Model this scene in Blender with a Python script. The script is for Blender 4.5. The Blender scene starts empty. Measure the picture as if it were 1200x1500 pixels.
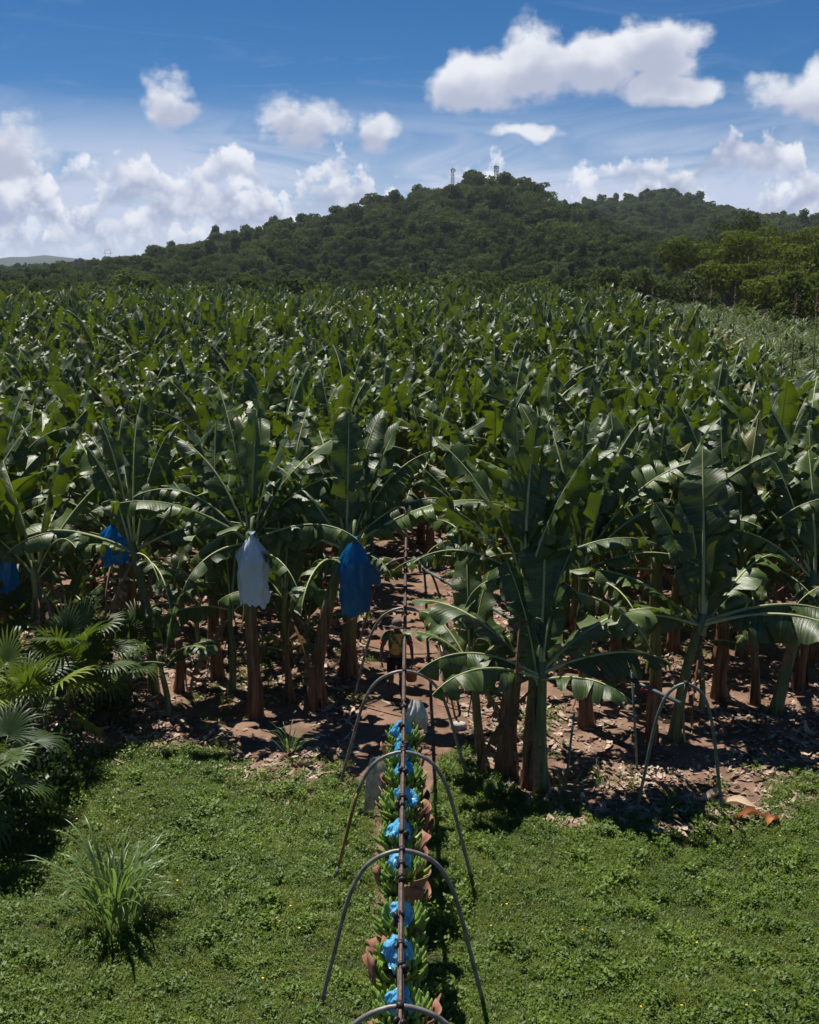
import bpy, bmesh, math, random
import numpy as np
from mathutils import Vector, Matrix, Euler

R = math.radians
SC = bpy.context.scene
COL = SC.collection
rng = np.random.default_rng(7)
rnd = random.Random(11)

# ------------------------------------------------------------------ camera
CAM_H = 8.8
PITCH = 11.6
FPX = 1750.0            # focal length in pixels of the 1200 x 1500 photograph
cam_d = bpy.data.cameras.new('camera')
cam = bpy.data.objects.new('camera', cam_d)
COL.objects.link(cam)
cam.location = (0, 0, CAM_H)
cam.rotation_euler = (R(90 - PITCH), 0, 0)
cam_d.sensor_fit = 'VERTICAL'
cam_d.sensor_height = 30.0
cam_d.lens = 35.0
cam_d.clip_start = 0.2
cam_d.clip_end = 20000
SC.camera = cam

# ------------------------------------------------------------------ sun, sky, exposure
SUN_TO = Vector((-0.27, 0.40, 1.0)).normalized()
sun_el = math.asin(SUN_TO.z)
sun_az = math.atan2(SUN_TO.x, SUN_TO.y)
sd = bpy.data.lights.new('sun', 'SUN')
sd.energy = 5.0
sd.angle = R(0.53)
sd.color = (1.0, 0.95, 0.87)
sun = bpy.data.objects.new('sun', sd)
COL.objects.link(sun)
sun.rotation_euler = (-SUN_TO).to_track_quat('-Z', 'Y').to_euler()
SC.view_settings.view_transform = 'Standard'
SC.view_settings.look = 'None'
SC.view_settings.gamma = 1
SC.view_settings.exposure = 0.55
SC.render.engine = 'CYCLES'
SC.cycles.max_bounces = 5
SC.cycles.diffuse_bounces = 1
SC.cycles.glossy_bounces = 2
SC.cycles.transmission_bounces = 4
SC.cycles.transparent_max_bounces = 4
SC.cycles.volume_bounces = 0
SC.cycles.use_denoising = True
SKY_STRENGTH = 0.05
SKY_SAT = 1.25


class N:
    """tiny wrapper so that shader maths can be written as expressions"""
    def __init__(s, nt, sock):
        s.nt, s.s = nt, sock

    def op(s, o, b=None, c=None, rev=False):
        n = s.nt.nodes.new('ShaderNodeMath')
        n.operation = o
        args = [s, b] if not rev else [b, s]
        if c is not None:
            args.append(c)
        for i, a in enumerate(args):
            if a is None:
                continue
            if isinstance(a, N):
                s.nt.links.new(a.s, n.inputs[i])
            else:
                n.inputs[i].default_value = a
        return N(s.nt, n.outputs[0])

    def __add__(s, b): return s.op('ADD', b)
    __radd__ = __add__
    def __mul__(s, b): return s.op('MULTIPLY', b)
    __rmul__ = __mul__
    def __sub__(s, b): return s.op('SUBTRACT', b)
    def __rsub__(s, b): return s.op('SUBTRACT', b, rev=True)
    def __truediv__(s, b): return s.op('DIVIDE', b)
    def max(s, b): return s.op('MAXIMUM', b)
    def min(s, b): return s.op('MINIMUM', b)
    def sqrt(s): return s.op('SQRT')

    def ss(s, a, b, lo=0.0, hi=1.0):
        n = s.nt.nodes.new('ShaderNodeMapRange')
        n.interpolation_type = 'SMOOTHSTEP'
        s.nt.links.new(s.s, n.inputs['Value'])
        for k, v in (('From Min', a), ('From Max', b), ('To Min', lo), ('To Max', hi)):
            n.inputs[k].default_value = v
        return N(s.nt, n.outputs[0])


def mixrgb(nt, fac, a, b, blend='MIX'):
    n = nt.nodes.new('ShaderNodeMix')
    n.data_type = 'RGBA'
    n.blend_type = blend
    for sock, v in ((n.inputs[0], fac), (n.inputs[6], a), (n.inputs[7], b)):
        if isinstance(v, N):
            nt.links.new(v.s, sock)
        elif hasattr(v, 'is_linked'):
            nt.links.new(v, sock)
        elif isinstance(v, (int, float)):
            sock.default_value = v
        else:
            sock.default_value = (*v, 1) if len(v) == 3 else v
    return n.outputs[2]


def noise_tex(nt, vec, scale, detail=3, rough=0.5, dist=0.0):
    n = nt.nodes.new('ShaderNodeTexNoise')
    n.inputs['Scale'].default_value = scale
    n.inputs['Detail'].default_value = detail
    n.inputs['Roughness'].default_value = rough
    n.inputs['Distortion'].default_value = dist
    if vec is not None:
        nt.links.new(vec, n.inputs['Vector'])
    return N(nt, n.outputs['Fac'])


def build_world():
    w = bpy.data.worlds.new('World')
    SC.world = w
    w.use_nodes = True
    w.cycles.sampling_method = 'MANUAL'
    w.cycles.sample_map_resolution = 256
    nt = w.node_tree
    nt.nodes.clear()
    out = nt.nodes.new('ShaderNodeOutputWorld')
    bg = nt.nodes.new('ShaderNodeBackground')
    bg.inputs['Strength'].default_value = SKY_STRENGTH
    nt.links.new(bg.outputs[0], out.inputs[0])
    sky = nt.nodes.new('ShaderNodeTexSky')
    sky.sky_type = 'NISHITA'
    sky.sun_disc = False
    sky.sun_elevation = sun_el
    sky.sun_rotation = sun_az
    sky.altitude = 3500
    sky.air_density = 1.0
    sky.dust_density = 0.0
    sky.ozone_density = 6.0
    tc = nt.nodes.new('ShaderNodeTexCoord')
    sep = nt.nodes.new('ShaderNodeSeparateXYZ')
    nt.links.new(tc.outputs['Generated'], sep.inputs[0])
    x, y, z = (N(nt, sep.outputs[i]) for i in range(3))
    az = x.op('ARCTAN2', y) * 57.29578
    el0 = z.op('ARCSINE') * 57.29578
    wn = nt.nodes.new('ShaderNodeTexNoise')        # ragged, uneven outlines
    wn.inputs['Scale'].default_value = 22.0
    wn.inputs['Detail'].default_value = 3
    nt.links.new(tc.outputs['Generated'], wn.inputs['Vector'])
    ws = nt.nodes.new('ShaderNodeSeparateColor')
    nt.links.new(wn.outputs['Color'], ws.inputs[0])
    waz = az + (N(nt, ws.outputs[0]) - 0.5) * 2.6
    wel = (N(nt, ws.outputs[1]) - 0.5) * 1.7

    pl = nt.nodes.new('ShaderNodeCombineXYZ')      # azimuth and height in degrees
    nt.links.new(az.s, pl.inputs[0])
    nt.links.new(el0.s, pl.inputs[1])

    def pcoord(scale3, off):
        m = nt.nodes.new('ShaderNodeMapping')
        m.inputs['Scale'].default_value = (scale3[0] / 57.3, scale3[2] / 57.3, 1)
        m.inputs['Location'].default_value = (off[0] * 7.3 + off[1], off[2], 0)
        nt.links.new(pl.outputs[0], m.inputs['Vector'])
        return m.outputs[0]

    def noise_tex(nt, vec, scale, detail=3, rough=0.5, dist=0.0):
        n = nt.nodes.new('ShaderNodeTexNoise')
        n.noise_dimensions = '2D'
        for k, v in (('Scale', scale), ('Detail', detail), ('Roughness', rough), ('Distortion', dist)):
            n.inputs[k].default_value = v
        nt.links.new(vec, n.inputs['Vector'])
        return N(nt, n.outputs['Fac'])

    def billow(vec, scale, detail=2.0):
        v = nt.nodes.new('ShaderNodeTexVoronoi')
        v.feature = 'F1'
        v.voronoi_dimensions = '2D'
        v.inputs['Scale'].default_value = scale
        v.inputs['Detail'].default_value = detail
        v.inputs['Roughness'].default_value = 0.5
        v.inputs['Lacunarity'].default_value = 2.3
        v.normalize = True
        nt.links.new(vec, v.inputs['Vector'])
        d = N(nt, v.outputs['Distance'])
        return 1.0 - d * d * 4.6

    def blobs(el, lst):
        best = None
        for (ca, ce, ra, ru, rd) in lst:
            dx = (waz - ca) / ra
            dy = el + wel - ce
            dy = (dy / ru).max(dy * (-1.0 / rd))
            d = 1.0 - (dx * dx + dy * dy).sqrt()
            best = d if best is None else best.max(d)
        return best

    def px(cx, cy, rx, ru, rd):           # sizes read off in photograph pixels, 30.5 to the degree
        return ((cx - 600) / 30.5, (388 - cy) / 30.5, rx / 30.5, ru / 30.5, rd / 30.5)

    big = [px(690, 150, 78, 66, 34), px(770, 122, 78, 62, 50), px(850, 118, 85, 50, 50), px(935, 98, 72, 46, 48),
           px(955, 152, 66, 30, 24), px(1215, 85, 66, 60, 50), px(1160, 165, 95, 45, 32)]
    small = [px(268, 172, 50, 46, 34), px(448, 205, 68, 42, 26), px(556, 203, 46, 28, 22), 
             px(765, 204, 46, 11, 11), px(20, 245, 100, 66, 44)]
    # the same kinds of cloud go on all round the horizon
    hz = noise_tex(nt, pcoord((57.3, 57.3, 86), (3.1, 0.4, 0)), 0.055, 2, 0.5)

    def layer(el, lst, vec_off, scale, amp, k, extra=None, detail=3.5):
        d = blobs(el, lst)
        if extra is not None:
            d = d.max(extra(el))
        P = pcoord((57.3, 57.3, 57.3 * 1.25), vec_off)
        b = billow(P, scale, detail)
        f = noise_tex(nt, P, scale * 1.3, 5, 0.66)
        return d * k + (b - 0.35) * amp + (f - 0.5) * amp * 2.0 + 0.03

    def around_high(el):
        outside = (az.op('ABSOLUTE') - 24.0).ss(0, 10)
        up = (el - 14.0).op('ABSOLUTE') / 14.0
        return ((hz - 0.60) * 4.0 + 0.1 - up * 0.8) * outside + (outside - 1.0) * 2.0

    hs = nt.nodes.new('ShaderNodeHueSaturation')
    hs.inputs['Saturation'].default_value = SKY_SAT
    nt.links.new(sky.outputs[0], hs.inputs['Color'])
    col = hs.outputs[0]
    # thin veil low over the horizon
    vn = noise_tex(nt, pcoord((57.3, 57.3, 57.3 * 4.5), (1, 2, 3)), 0.10, 4, 0.6, 0.6)
    veil = el0.ss(8.4, 4.2) * (vn.ss(0.30, 0.58) * 0.55 + 0.25) + el0.ss(6.5, 1.5) * 0.35
    col = mixrgb(nt, veil, col, (7.6, 8.6, 11.0))
    vn2 = noise_tex(nt, pcoord((57.3 * 0.8, 57.3, 57.3 * 5), (8, 2, 5)), 0.10, 4, 0.65, 1.2)
    cir = vn2.ss(0.50, 0.85) * el0.ss(4.0, 7.0) * el0.ss(14, 8) * 0.22
    col = mixrgb(nt, cir, col, (7.0, 8.0, 10.5))
    # rows of cumulus, the lowest the farthest away, all round the horizon
    cover = (az * (math.pi / 17.5)).op('COSINE')

    def cumulus_row(col, base, A, fs, off, thr, hi, lo, soft):
        P = pcoord((57.3, 57.3, 57.3), off)
        n1 = noise_tex(nt, pcoord((57.3, 57.3, 57.3 * 0.35), off), fs, 3, 0.55)
        b1 = billow(P, fs * 2.6, 2.0)
        f1 = noise_tex(nt, P, fs * 3.2, 4, 0.62)
        H = (n1 - thr - cover * 0.035) * (A * 5.0) + (b1 - 0.30) * (A * 0.55) + (f1 - 0.5) * (A * 1.1)
        base_n = el0 - (f1 - 0.5) * 1.3 - (n1 - 0.5) * 2.2 - base
        t = base_n / H.max(0.15)
        a = (H - base_n).ss(0.0, soft * A * 1.15) * base_n.ss(-0.25, 0.55) * H.ss(0.05, 0.35)
        sh = (t * 0.75 + (b1 - 0.3) * 0.7 + (f1 - 0.5) * 1.2).ss(0.10, 1.0)
        return mixrgb(nt, a, col, mixrgb(nt, sh, lo, hi))

    HI, LO = (11.8, 12.1, 13.0), (5.4, 6.2, 8.5)
    col = cumulus_row(col, 0.0, 1.2, 0.50, (1.3, 4.0, 2.0), 0.26, (10.4, 11.0, 12.6), (6.6, 7.6, 10.2), 0.40)
    col = cumulus_row(col, 0.7, 1.3, 0.33, (9.3, 1.0, 7.0), 0.31, HI, (5.8, 6.7, 9.2), 0.45)
    col = cumulus_row(col, 1.5, 1.4, 0.25, (4.1, 8.0, 1.0), 0.34, HI, LO, 0.45)
    col = cumulus_row(col, 2.5, 1.4, 0.22, (7.7, 3.0, 5.0), 0.365, HI, LO, 0.45)
    col = cumulus_row(col, 3.7, 1.3, 0.20, (2.9, 6.0, 8.0), 0.42, HI, LO, 0.45)

    def put(col, lst, off, scale, amp, k, hi, lo, extra, soft, up, dmul):
        d0 = layer(el0, lst, off, scale, amp, k, extra, 2.0)
        elu = el0 + up
        # density a little higher up: cloud overhead means shade
        d1 = blobs(elu, lst)
        if extra is not None:
            d1 = d1.max(extra(elu))
        P2 = pcoord((57.3, 57.3, 57.3 * 1.25), (off[0] + 0.25, off[1], off[2] + up * 1.25))
        d1 = d1 * k + (billow(P2, scale, 1.0) - 0.35) * amp + (noise_tex(nt, P2, scale * 1.3, 2, 0.6) - 0.5) * amp * 1.9
        a = d0.ss(0.0, soft)
        shade = (d1 * dmul).ss(-0.25, 0.75)
        return mixrgb(nt, a, col, mixrgb(nt, shade, hi, lo))

    col = put(col, small, (1.0, 7.0, 3.3), 0.55, 0.42, 1.35, (11.2, 11.5, 12.4), (6.4, 7.0, 9.0), None, 0.85, 0.7, 0.9)
    col = put(col, big, (6.1, 3.0, 4.0), 0.36, 0.46, 1.75, (11.6, 11.9, 12.7), (6.4, 7.0, 9.0), around_high, 0.70, 1.0, 0.62)
    nt.links.new(col, bg.inputs['Color'])


build_world()

# ------------------------------------------------------------------ helpers


def tag(o, label=None, cat=None, group=None, kind=None):
    if label: o['label'] = label
    if cat: o['category'] = cat
    if group: o['group'] = group
    if kind: o['kind'] = kind
    return o


def ground_z(x, y):
    """gentle unevenness of the near ground (metres)"""
    n = 0.035 * math.sin(x * 1.3 + 0.7 * y) + 0.03 * math.sin(x * 0.6 - y * 1.1 + 1.0) + 0.02 * math.sin(2.3 * x + 1.9 * y)
    w = max(0.0, min(1.0, (45 - y) / 8.0)) * max(0.0, min(1.0, (y - 2) / 4.0)) * max(0.0, min(1.0, (18 - abs(x)) / 4.0))
    tr = -0.10 * math.exp(-(x / 0.55) ** 2) * max(0.0, min(1.0, (22 - y) / 3))
    return (n + tr) * w


def G(px, py, h=0.0):
    """the point at height h that stands at this place of the photograph"""
    th = R(PITCH) + math.atan((py - 750) / FPX)
    d = (CAM_H - h) / math.tan(th)
    depth = d * math.cos(R(PITCH)) + (CAM_H - h) * math.sin(R(PITCH))
    return Vector(((px - 600) / FPX * depth, d, h))


def Hat(d, py):
    """height of a point d metres ahead that shows at picture row py"""
    th = R(PITCH) + math.atan((py - 750) / FPX)
    return CAM_H - d * math.tan(th)


class MB:
    def __init__(s):
        s.v, s.f, s.m, s.uv = [], [], [], []

    def add(s, vs, fs, mat=0, uvs=None):
        o = len(s.v)
        s.v += [tuple(p) for p in vs]
        s.f += [tuple(i + o for i in f) for f in fs]
        s.m += [mat] * len(fs) if isinstance(mat, int) else list(mat)
        s.uv += list(uvs) if uvs is not None else [(0.0, 0.0)] * len(vs)

    def tube(s, pts, rad, n=8, mat=0, cap=True, squash=1.0):
        pts = [Vector(p) for p in pts]
        if not hasattr(rad, '__len__'):
            rad = [rad] * len(pts)
        t0 = (pts[1] - pts[0]).normalized()
        ref = Vector((0, 0, 1)) if abs(t0.z) < 0.9 else Vector((1, 0, 0))
        u = t0.cross(ref).normalized()
        vs, fs, uv = [], [], []
        run = 0.0
        for i, p in enumerate(pts):
            t = (pts[min(i + 1, len(pts) - 1)] - pts[max(i - 1, 0)]).normalized()
            u = (u - t * u.dot(t)).normalized()
            w = t.cross(u)
            if i: run += (p - pts[i - 1]).length
            for k in range(n):
                a = 2 * math.pi * k / n
                vs.append(p + (u * math.cos(a) + w * math.sin(a) * squash) * rad[i])
                uv.append((k / n, run))
        for i in range(len(pts) - 1):
            for k in range(n):
                fs.append((i * n + k, i * n + (k + 1) % n, (i + 1) * n + (k + 1) % n, (i + 1) * n + k))
        if cap:
            fs.append(tuple(range(n - 1, -1, -1)))
            fs.append(tuple(range((len(pts) - 1) * n, len(pts) * n)))
        s.add(vs, fs, mat, uv)

    def box(s, c, d, mat=0, rot=None):
        c = Vector(c)
        M = rot if rot is not None else Matrix.Identity(3)
        vs = [c + M @ Vector((sx * d[0] / 2, sy * d[1] / 2, sz * d[2] / 2)) for sx in (-1, 1) for sy in (-1, 1) for sz in (-1, 1)]
        s.add(vs, [(0, 1, 3, 2), (4, 6, 7, 5), (0, 4, 5, 1), (2, 3, 7, 6), (0, 2, 6, 4), (1, 5, 7, 3)], mat)

    def lathe(s, prof, n=16, mat=0, wob=None, c=(0, 0, 0), cap=True):
        vs, fs = [], []
        for i, (r, z) in enumerate(prof):
            for k in range(n):
                a = 2 * math.pi * k / n
                rr = r * (wob(a, i / (len(prof) - 1)) if wob else 1)
                vs.append((c[0] + rr * math.cos(a), c[1] + rr * math.sin(a), c[2] + z))
        for i in range(len(prof) - 1):
            for k in range(n):
                fs.append((i * n + k, i * n + (k + 1) % n, (i + 1) * n + (k + 1) % n, (i + 1) * n + k))
        if cap:
            fs.append(tuple(range(n - 1, -1, -1)))
            fs.append(tuple(range((len(prof) - 1) * n, len(prof) * n)))
        s.add(vs, fs, mat)

    def mesh(s, name, mats, smooth=True):
        me = bpy.data.meshes.new(name)
        me.from_pydata(s.v, [], s.f)
        for m in (mats if isinstance(mats, (list, tuple)) else [mats]):
            me.materials.append(m)
        if any(s.m):
            me.polygons.foreach_set('material_index', s.m)
        ul = me.uv_layers.new(name='UVMap')
        li = np.empty(len(me.loops), dtype=np.int32)
        me.loops.foreach_get('vertex_index', li)
        ul.data.foreach_set('uv', np.array(s.uv, dtype=np.float32)[li].ravel())
        if smooth:
            me.polygons.foreach_set('use_smooth', [True] * len(me.polygons))
        me.update()
        return me

    def build(s, name, mats, parent=None, smooth=True):
        return link(name, s.mesh(name, mats, smooth), parent)


def link(name, me, parent=None):
    o = bpy.data.objects.new(name, me)
    COL.objects.link(o)
    if parent is not None:
        o.parent = parent
    return o


def empty(name, loc=(0, 0, 0), rz=0.0):
    o = bpy.data.objects.new(name, None)
    COL.objects.link(o)
    o.location = loc
    o.rotation_euler = (0, 0, rz)
    o.empty_display_size = 0.2
    return o


def copy_tree(o, parent=None):
    c = o.copy()
    COL.objects.link(c)
    c.parent = parent
    for ch in o.children:
        copy_tree(ch, c)
    return c


def np_mesh(name, V, F, mats, uv=None, smooth=False):
    """mesh from numpy arrays, F is (n,4) or (n,3)"""
    me = bpy.data.meshes.new(name)
    k = F.shape[1]
    me.vertices.add(len(V)); me.vertices.foreach_set('co', np.asarray(V, np.float32).ravel())
    me.loops.add(F.size); me.loops.foreach_set('vertex_index', F.astype(np.int32).ravel())
    me.polygons.add(len(F))
    me.polygons.foreach_set('loop_start', np.arange(0, F.size, k, dtype=np.int32))
    me.polygons.foreach_set('loop_total', np.full(len(F), k, dtype=np.int32))
    for m in (mats if isinstance(mats, (list, tuple)) else [mats]):
        me.materials.append(m)
    if smooth:
        me.polygons.foreach_set('use_smooth', np.ones(len(F), dtype=bool))
    me.update(calc_edges=True)
    me.validate()
    return me


SCATTER_N = [0]


def scatter(name, pts, rots, scl, idx, templates, label, cat, group=None):
    """one object whose points carry instanced copies of the template meshes"""
    SCATTER_N[0] += 1
    tcol = bpy.data.collections.new('forms_%02d' % SCATTER_N[0])
    for i, me in enumerate(templates):
        tcol.objects.link(bpy.data.objects.new('form_%02d_%03d' % (SCATTER_N[0], i), me))
    pts = np.asarray(pts, np.float32)
    me = bpy.data.meshes.new(name)
    me.vertices.add(len(pts)); me.vertices.foreach_set('co', pts.ravel())
    a = me.attributes.new('rot', 'FLOAT_VECTOR', 'POINT'); a.data.foreach_set('vector', np.asarray(rots, np.float32).ravel())
    a = me.attributes.new('scl', 'FLOAT_VECTOR', 'POINT'); a.data.foreach_set('vector', np.asarray(scl, np.float32).ravel())
    a = me.attributes.new('idx', 'INT', 'POINT'); a.data.foreach_set('value', np.asarray(idx, np.int32))
    o = link(name, me)
    ng = bpy.data.node_groups.new(name + '_scatter', 'GeometryNodeTree')
    ng.interface.new_socket('Geometry', in_out='INPUT', socket_type='NodeSocketGeometry')
    ng.interface.new_socket('Geometry', in_out='OUTPUT', socket_type='NodeSocketGeometry')
    gi, go = ng.nodes.new('NodeGroupInput'), ng.nodes.new('NodeGroupOutput')
    ci = ng.nodes.new('GeometryNodeCollectionInfo')
    ci.inputs['Collection'].default_value = tcol
    ci.inputs['Separate Children'].default_value = True
    ci.inputs['Reset Children'].default_value = True
    ip = ng.nodes.new('GeometryNodeInstanceOnPoints')

    def attr(nm, ty):
        n = ng.nodes.new('GeometryNodeInputNamedAttribute')
        n.data_type = ty
        n.inputs['Name'].default_value = nm
        return n.outputs['Attribute']
    e2r = ng.nodes.new('FunctionNodeEulerToRotation')
    L = ng.links.new
    L(gi.outputs[0], ip.inputs['Points'])
    L(ci.outputs[0], ip.inputs['Instance'])
    ip.inputs['Pick Instance'].default_value = True
    L(attr('idx', 'INT'), ip.inputs['Instance Index'])
    L(attr('rot', 'FLOAT_VECTOR'), e2r.inputs[0])
    L(e2r.outputs[0], ip.inputs['Rotation'])
    L(attr('scl', 'FLOAT_VECTOR'), ip.inputs['Scale'])
    L(ip.outputs[0], go.inputs[0])
    md = o.modifiers.new('scatter', 'NODES')
    md.node_group = ng
    return tag(o, label, cat, group, 'stuff')


# ------------------------------------------------------------------ materials
MATS = {}


def mat(name, fn):
    if name in MATS:
        return MATS[name]
    m = bpy.data.materials.new(name)
    m.use_nodes = True
    nt = m.node_tree
    p = nt.nodes['Principled BSDF']
    fn(nt, p)
    MATS[name] = m
    return m


def objcoord(nt):
    return nt.nodes.new('ShaderNodeTexCoord').outputs['Object']


def worldpos(nt):
    return nt.nodes.new('ShaderNodeNewGeometry').outputs['Position']


def orand(nt):
    return N(nt, nt.nodes.new('ShaderNodeObjectInfo').outputs['Random'])


def setbump(nt, p, h, strength, dist=0.01):
    b = nt.nodes.new('ShaderNodeBump')
    b.inputs['Strength'].default_value = strength
    b.inputs['Distance'].default_value = dist
    nt.links.new(h.s, b.inputs['Height'])
    nt.links.new(b.outputs[0], p.inputs['Normal'])
    return b


def plain(name, c, rough=0.6, metal=0.0, var=0.25, scale=8.0, spec=0.4, bump=0.0, c2=None, bscale=None):
    def fn(nt, p):
        n = noise_tex(nt, objcoord(nt), scale, 5, 0.6)
        d = c2 if c2 else tuple(x * (1 - var * 1.6) for x in c)
        nt.links.new(mixrgb(nt, n.ss(0.3, 0.7), d, c), p.inputs['Base Color'])
        p.inputs['Roughness'].default_value = rough
        p.inputs['Metallic'].default_value = metal
        p.inputs['Specular IOR Level'].default_value = spec
        if bump:
            setbump(nt, p, noise_tex(nt, objcoord(nt), bscale or scale * 3, 4, 0.6), bump)
    return mat(name, fn)


def leafmat(name, c1, c2, trans, tfac=0.3, rough=0.45, spec=0.4, veins=False, under=None, patch=0.0, nscale=3.0):
    """two-sided leaf: diffuse + gloss + light coming through"""
    def fn(nt, p):
        out = [n for n in nt.nodes if n.type == 'OUTPUT_MATERIAL'][0]
        f = orand(nt)
        n = noise_tex(nt, objcoord(nt), nscale, 3, 0.6)
        fac = (f * 0.65 + n * 0.7 - 0.17).ss(0.05, 0.95)
        if patch:
            pn = noise_tex(nt, worldpos(nt), patch, 3, 0.6)
            fac = (fac * 0.55 + pn.ss(0.3, 0.7) * 0.45)
        col = mixrgb(nt, fac, c1, c2)
        if veins:
            uvn = nt.nodes.new('ShaderNodeUVMap')
            sp = nt.nodes.new('ShaderNodeSeparateXYZ')
            nt.links.new(uvn.outputs[0], sp.inputs[0])
            u, v = N(nt, sp.outputs[0]), N(nt, sp.outputs[1])
            a = (v * 2.3 - u * 0.16)
            wav = (a * 330.0).op('SINE') * 0.5 + (a * 117.0 + 1.3).op('SINE') * 0.5
            cm = nt.nodes.new('ShaderNodeCombineXYZ')
            nt.links.new((a * 26.0).s, cm.inputs[0])
            nt.links.new((f * 37.0).s, cm.inputs[1])
            nt.links.new((u * 0.8).s, cm.inputs[2])
            stripe = noise_tex(nt, cm.outputs[0], 1.0, 4, 0.65)
            col = mixrgb(nt, stripe.ss(0.38, 0.72) * 0.55, col, tuple(min(1, x * 1.9 + 0.012) for x in c2))
            edge = u.op('ABSOLUTE')
            scorch = (edge + (noise_tex(nt, cm.outputs[0], 2.0, 3, 0.6) - 0.5) * 0.35).ss(0.97, 1.06)
            col = mixrgb(nt, scorch * 0.75, col, (0.16, 0.12, 0.05))
            col = mixrgb(nt, f.ss(0.955, 0.985) * 0.8, col, (0.20, 0.16, 0.05))
            setbump(nt, p, wav * 0.35 + stripe * 1.4, 0.35, 0.014)
        if under:
            bf = N(nt, nt.nodes.new('ShaderNodeNewGeometry').outputs['Backfacing'])
            col = mixrgb(nt, bf * 0.6, col, under)
        nt.links.new(col, p.inputs['Base Color'])
        p.inputs['Roughness'].default_value = rough
        p.inputs['Specular IOR Level'].default_value = spec
        t = nt.nodes.new('ShaderNodeBsdfTranslucent')
        tcol = mixrgb(nt, fac, tuple(x * 0.7 for x in trans), trans)
        nt.links.new(tcol, t.inputs[0])
        mx = nt.nodes.new('ShaderNodeMixShader')
        mx.inputs[0].default_value = tfac
        nt.links.new(p.outputs[0], mx.inputs[1])
        nt.links.new(t.outputs[0], mx.inputs[2])
        nt.links.new(mx.outputs[0], out.inputs[0])
    return mat(name, fn)


M_BLADE = leafmat('banana_blade', (0.010, 0.023, 0.005), (0.060, 0.096, 0.019), (0.27, 0.40, 0.012), 0.135, 0.40, 0.46, True, (0.040, 0.058, 0.021))
M_RIB = plain('banana_midrib', (0.40, 0.43, 0.19), 0.5, 0, 0.2, 5, 0.3)
M_DRYLEAF = leafmat('dry_leaf', (0.15, 0.085, 0.045), (0.34, 0.22, 0.13), (0.25, 0.14, 0.06), 0.15, 0.8, 0.1)
M_FAN = leafmat('fan_palm_blade', (0.020, 0.042, 0.011), (0.062, 0.100, 0.023), (0.20, 0.30, 0.02), 0.22, 0.45, 0.32)
M_FANY = leafmat('young_fan_blade', (0.12, 0.17, 0.025), (0.19, 0.24, 0.035), (0.34, 0.42, 0.04), 0.32, 0.48, 0.3)
M_CANE = leafmat('cane_blade', (0.034, 0.062, 0.02), (0.12, 0.155, 0.068), (0.20, 0.30, 0.05), 0.2, 0.5, 0.35)
M_WEED = leafmat('weed_leaf', (0.034, 0.072, 0.009), (0.135, 0.205, 0.022), (0.24, 0.40, 0.018), 0.30, 0.5, 0.30, patch=0.9)
M_GRASS = leafmat('grass_blade', (0.062, 0.10, 0.014), (0.19, 0.235, 0.04), (0.28, 0.38, 0.03), 0.3, 0.45, 0.35, patch=0.7)
M_TALL = leafmat('tall_grass_blade', (0.085, 0.14, 0.045), (0.165, 0.24, 0.09), (0.30, 0.46, 0.08), 0.28, 0.38, 0.45)
M_SHRUB = leafmat('shrub_leaf', (0.010, 0.028, 0.008), (0.03, 0.06, 0.016), (0.16, 0.30, 0.03), 0.2, 0.4, 0.45)
M_FOREST = leafmat('forest_leaf', (0.009, 0.024, 0.008), (0.080, 0.108, 0.034), (0.16, 0.22, 0.03), 0.2, 0.8, 0.04, nscale=0.25)
M_BROAD = leafmat('broad_tree_leaf', (0.026, 0.046, 0.006), (0.092, 0.115, 0.014), (0.20, 0.27, 0.012), 0.2, 0.7, 0.08, nscale=0.4)
M_BARK = plain('tree_bark', (0.20, 0.17, 0.13), 0.9, 0, 0.3, 2)
M_RUST = plain('rusty_steel', (0.16, 0.11, 0.085), 0.6, 0.35, 0.3, 14, 0.5, 0.15, (0.075, 0.05, 0.045))
M_STEEL = plain('galvanised_pipe', (0.25, 0.24, 0.235), 0.48, 0.35, 0.2, 9, 0.5, 0.05, (0.12, 0.10, 0.09))
M_GREENPIPE = plain('green_grey_pipe', (0.13, 0.17, 0.155), 0.5, 0.2, 0.3, 7, 0.5, 0.05)
M_MUSTARD = plain('mustard_paint', (0.33, 0.19, 0.035), 0.6, 0.0, 0.3, 6, 0.4, 0.1, (0.15, 0.09, 0.03))
M_DARKMETAL = plain('dark_roller_metal', (0.05, 0.04, 0.04), 0.5, 0.6, 0.2, 10)
M_BLUE = leafmat('blue_plastic', (0.006, 0.12, 0.30), (0.012, 0.22, 0.46), (0.01, 0.36, 0.75), 0.42, 0.25, 0.55, nscale=6)
M_WAD = leafmat('light_blue_plastic', (0.06, 0.36, 0.62), (0.18, 0.55, 0.80), (0.08, 0.48, 0.85), 0.3, 0.3, 0.5, nscale=9)
M_WHITEBAG = leafmat('pale_blue_bag', (0.58, 0.70, 0.80), (0.78, 0.84, 0.90), (0.62, 0.76, 0.92), 0.4, 0.4, 0.4, nscale=14)
M_BANANA = plain('green_banana', (0.21, 0.31, 0.055), 0.42, 0, 0.3, 9, 0.45, 0, (0.10, 0.19, 0.028))
M_STALK = plain('bunch_stalk', (0.16, 0.20, 0.07), 0.6, 0, 0.3, 9)
M_PAD = plain('clay_brown_pad', (0.34, 0.17, 0.11), 0.65, 0, 0.35, 6, 0.3, 0.1, (0.17, 0.075, 0.05))
M_SACK = plain('grey_sacking', (0.62, 0.56, 0.48), 0.85, 0, 0.25, 18, 0.1, 0.25, None, 60)
M_CLOTH = plain('white_sacking', (0.66, 0.62, 0.58), 0.85, 0, 0.25, 14, 0.1, 0.3, None, 40)
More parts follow.
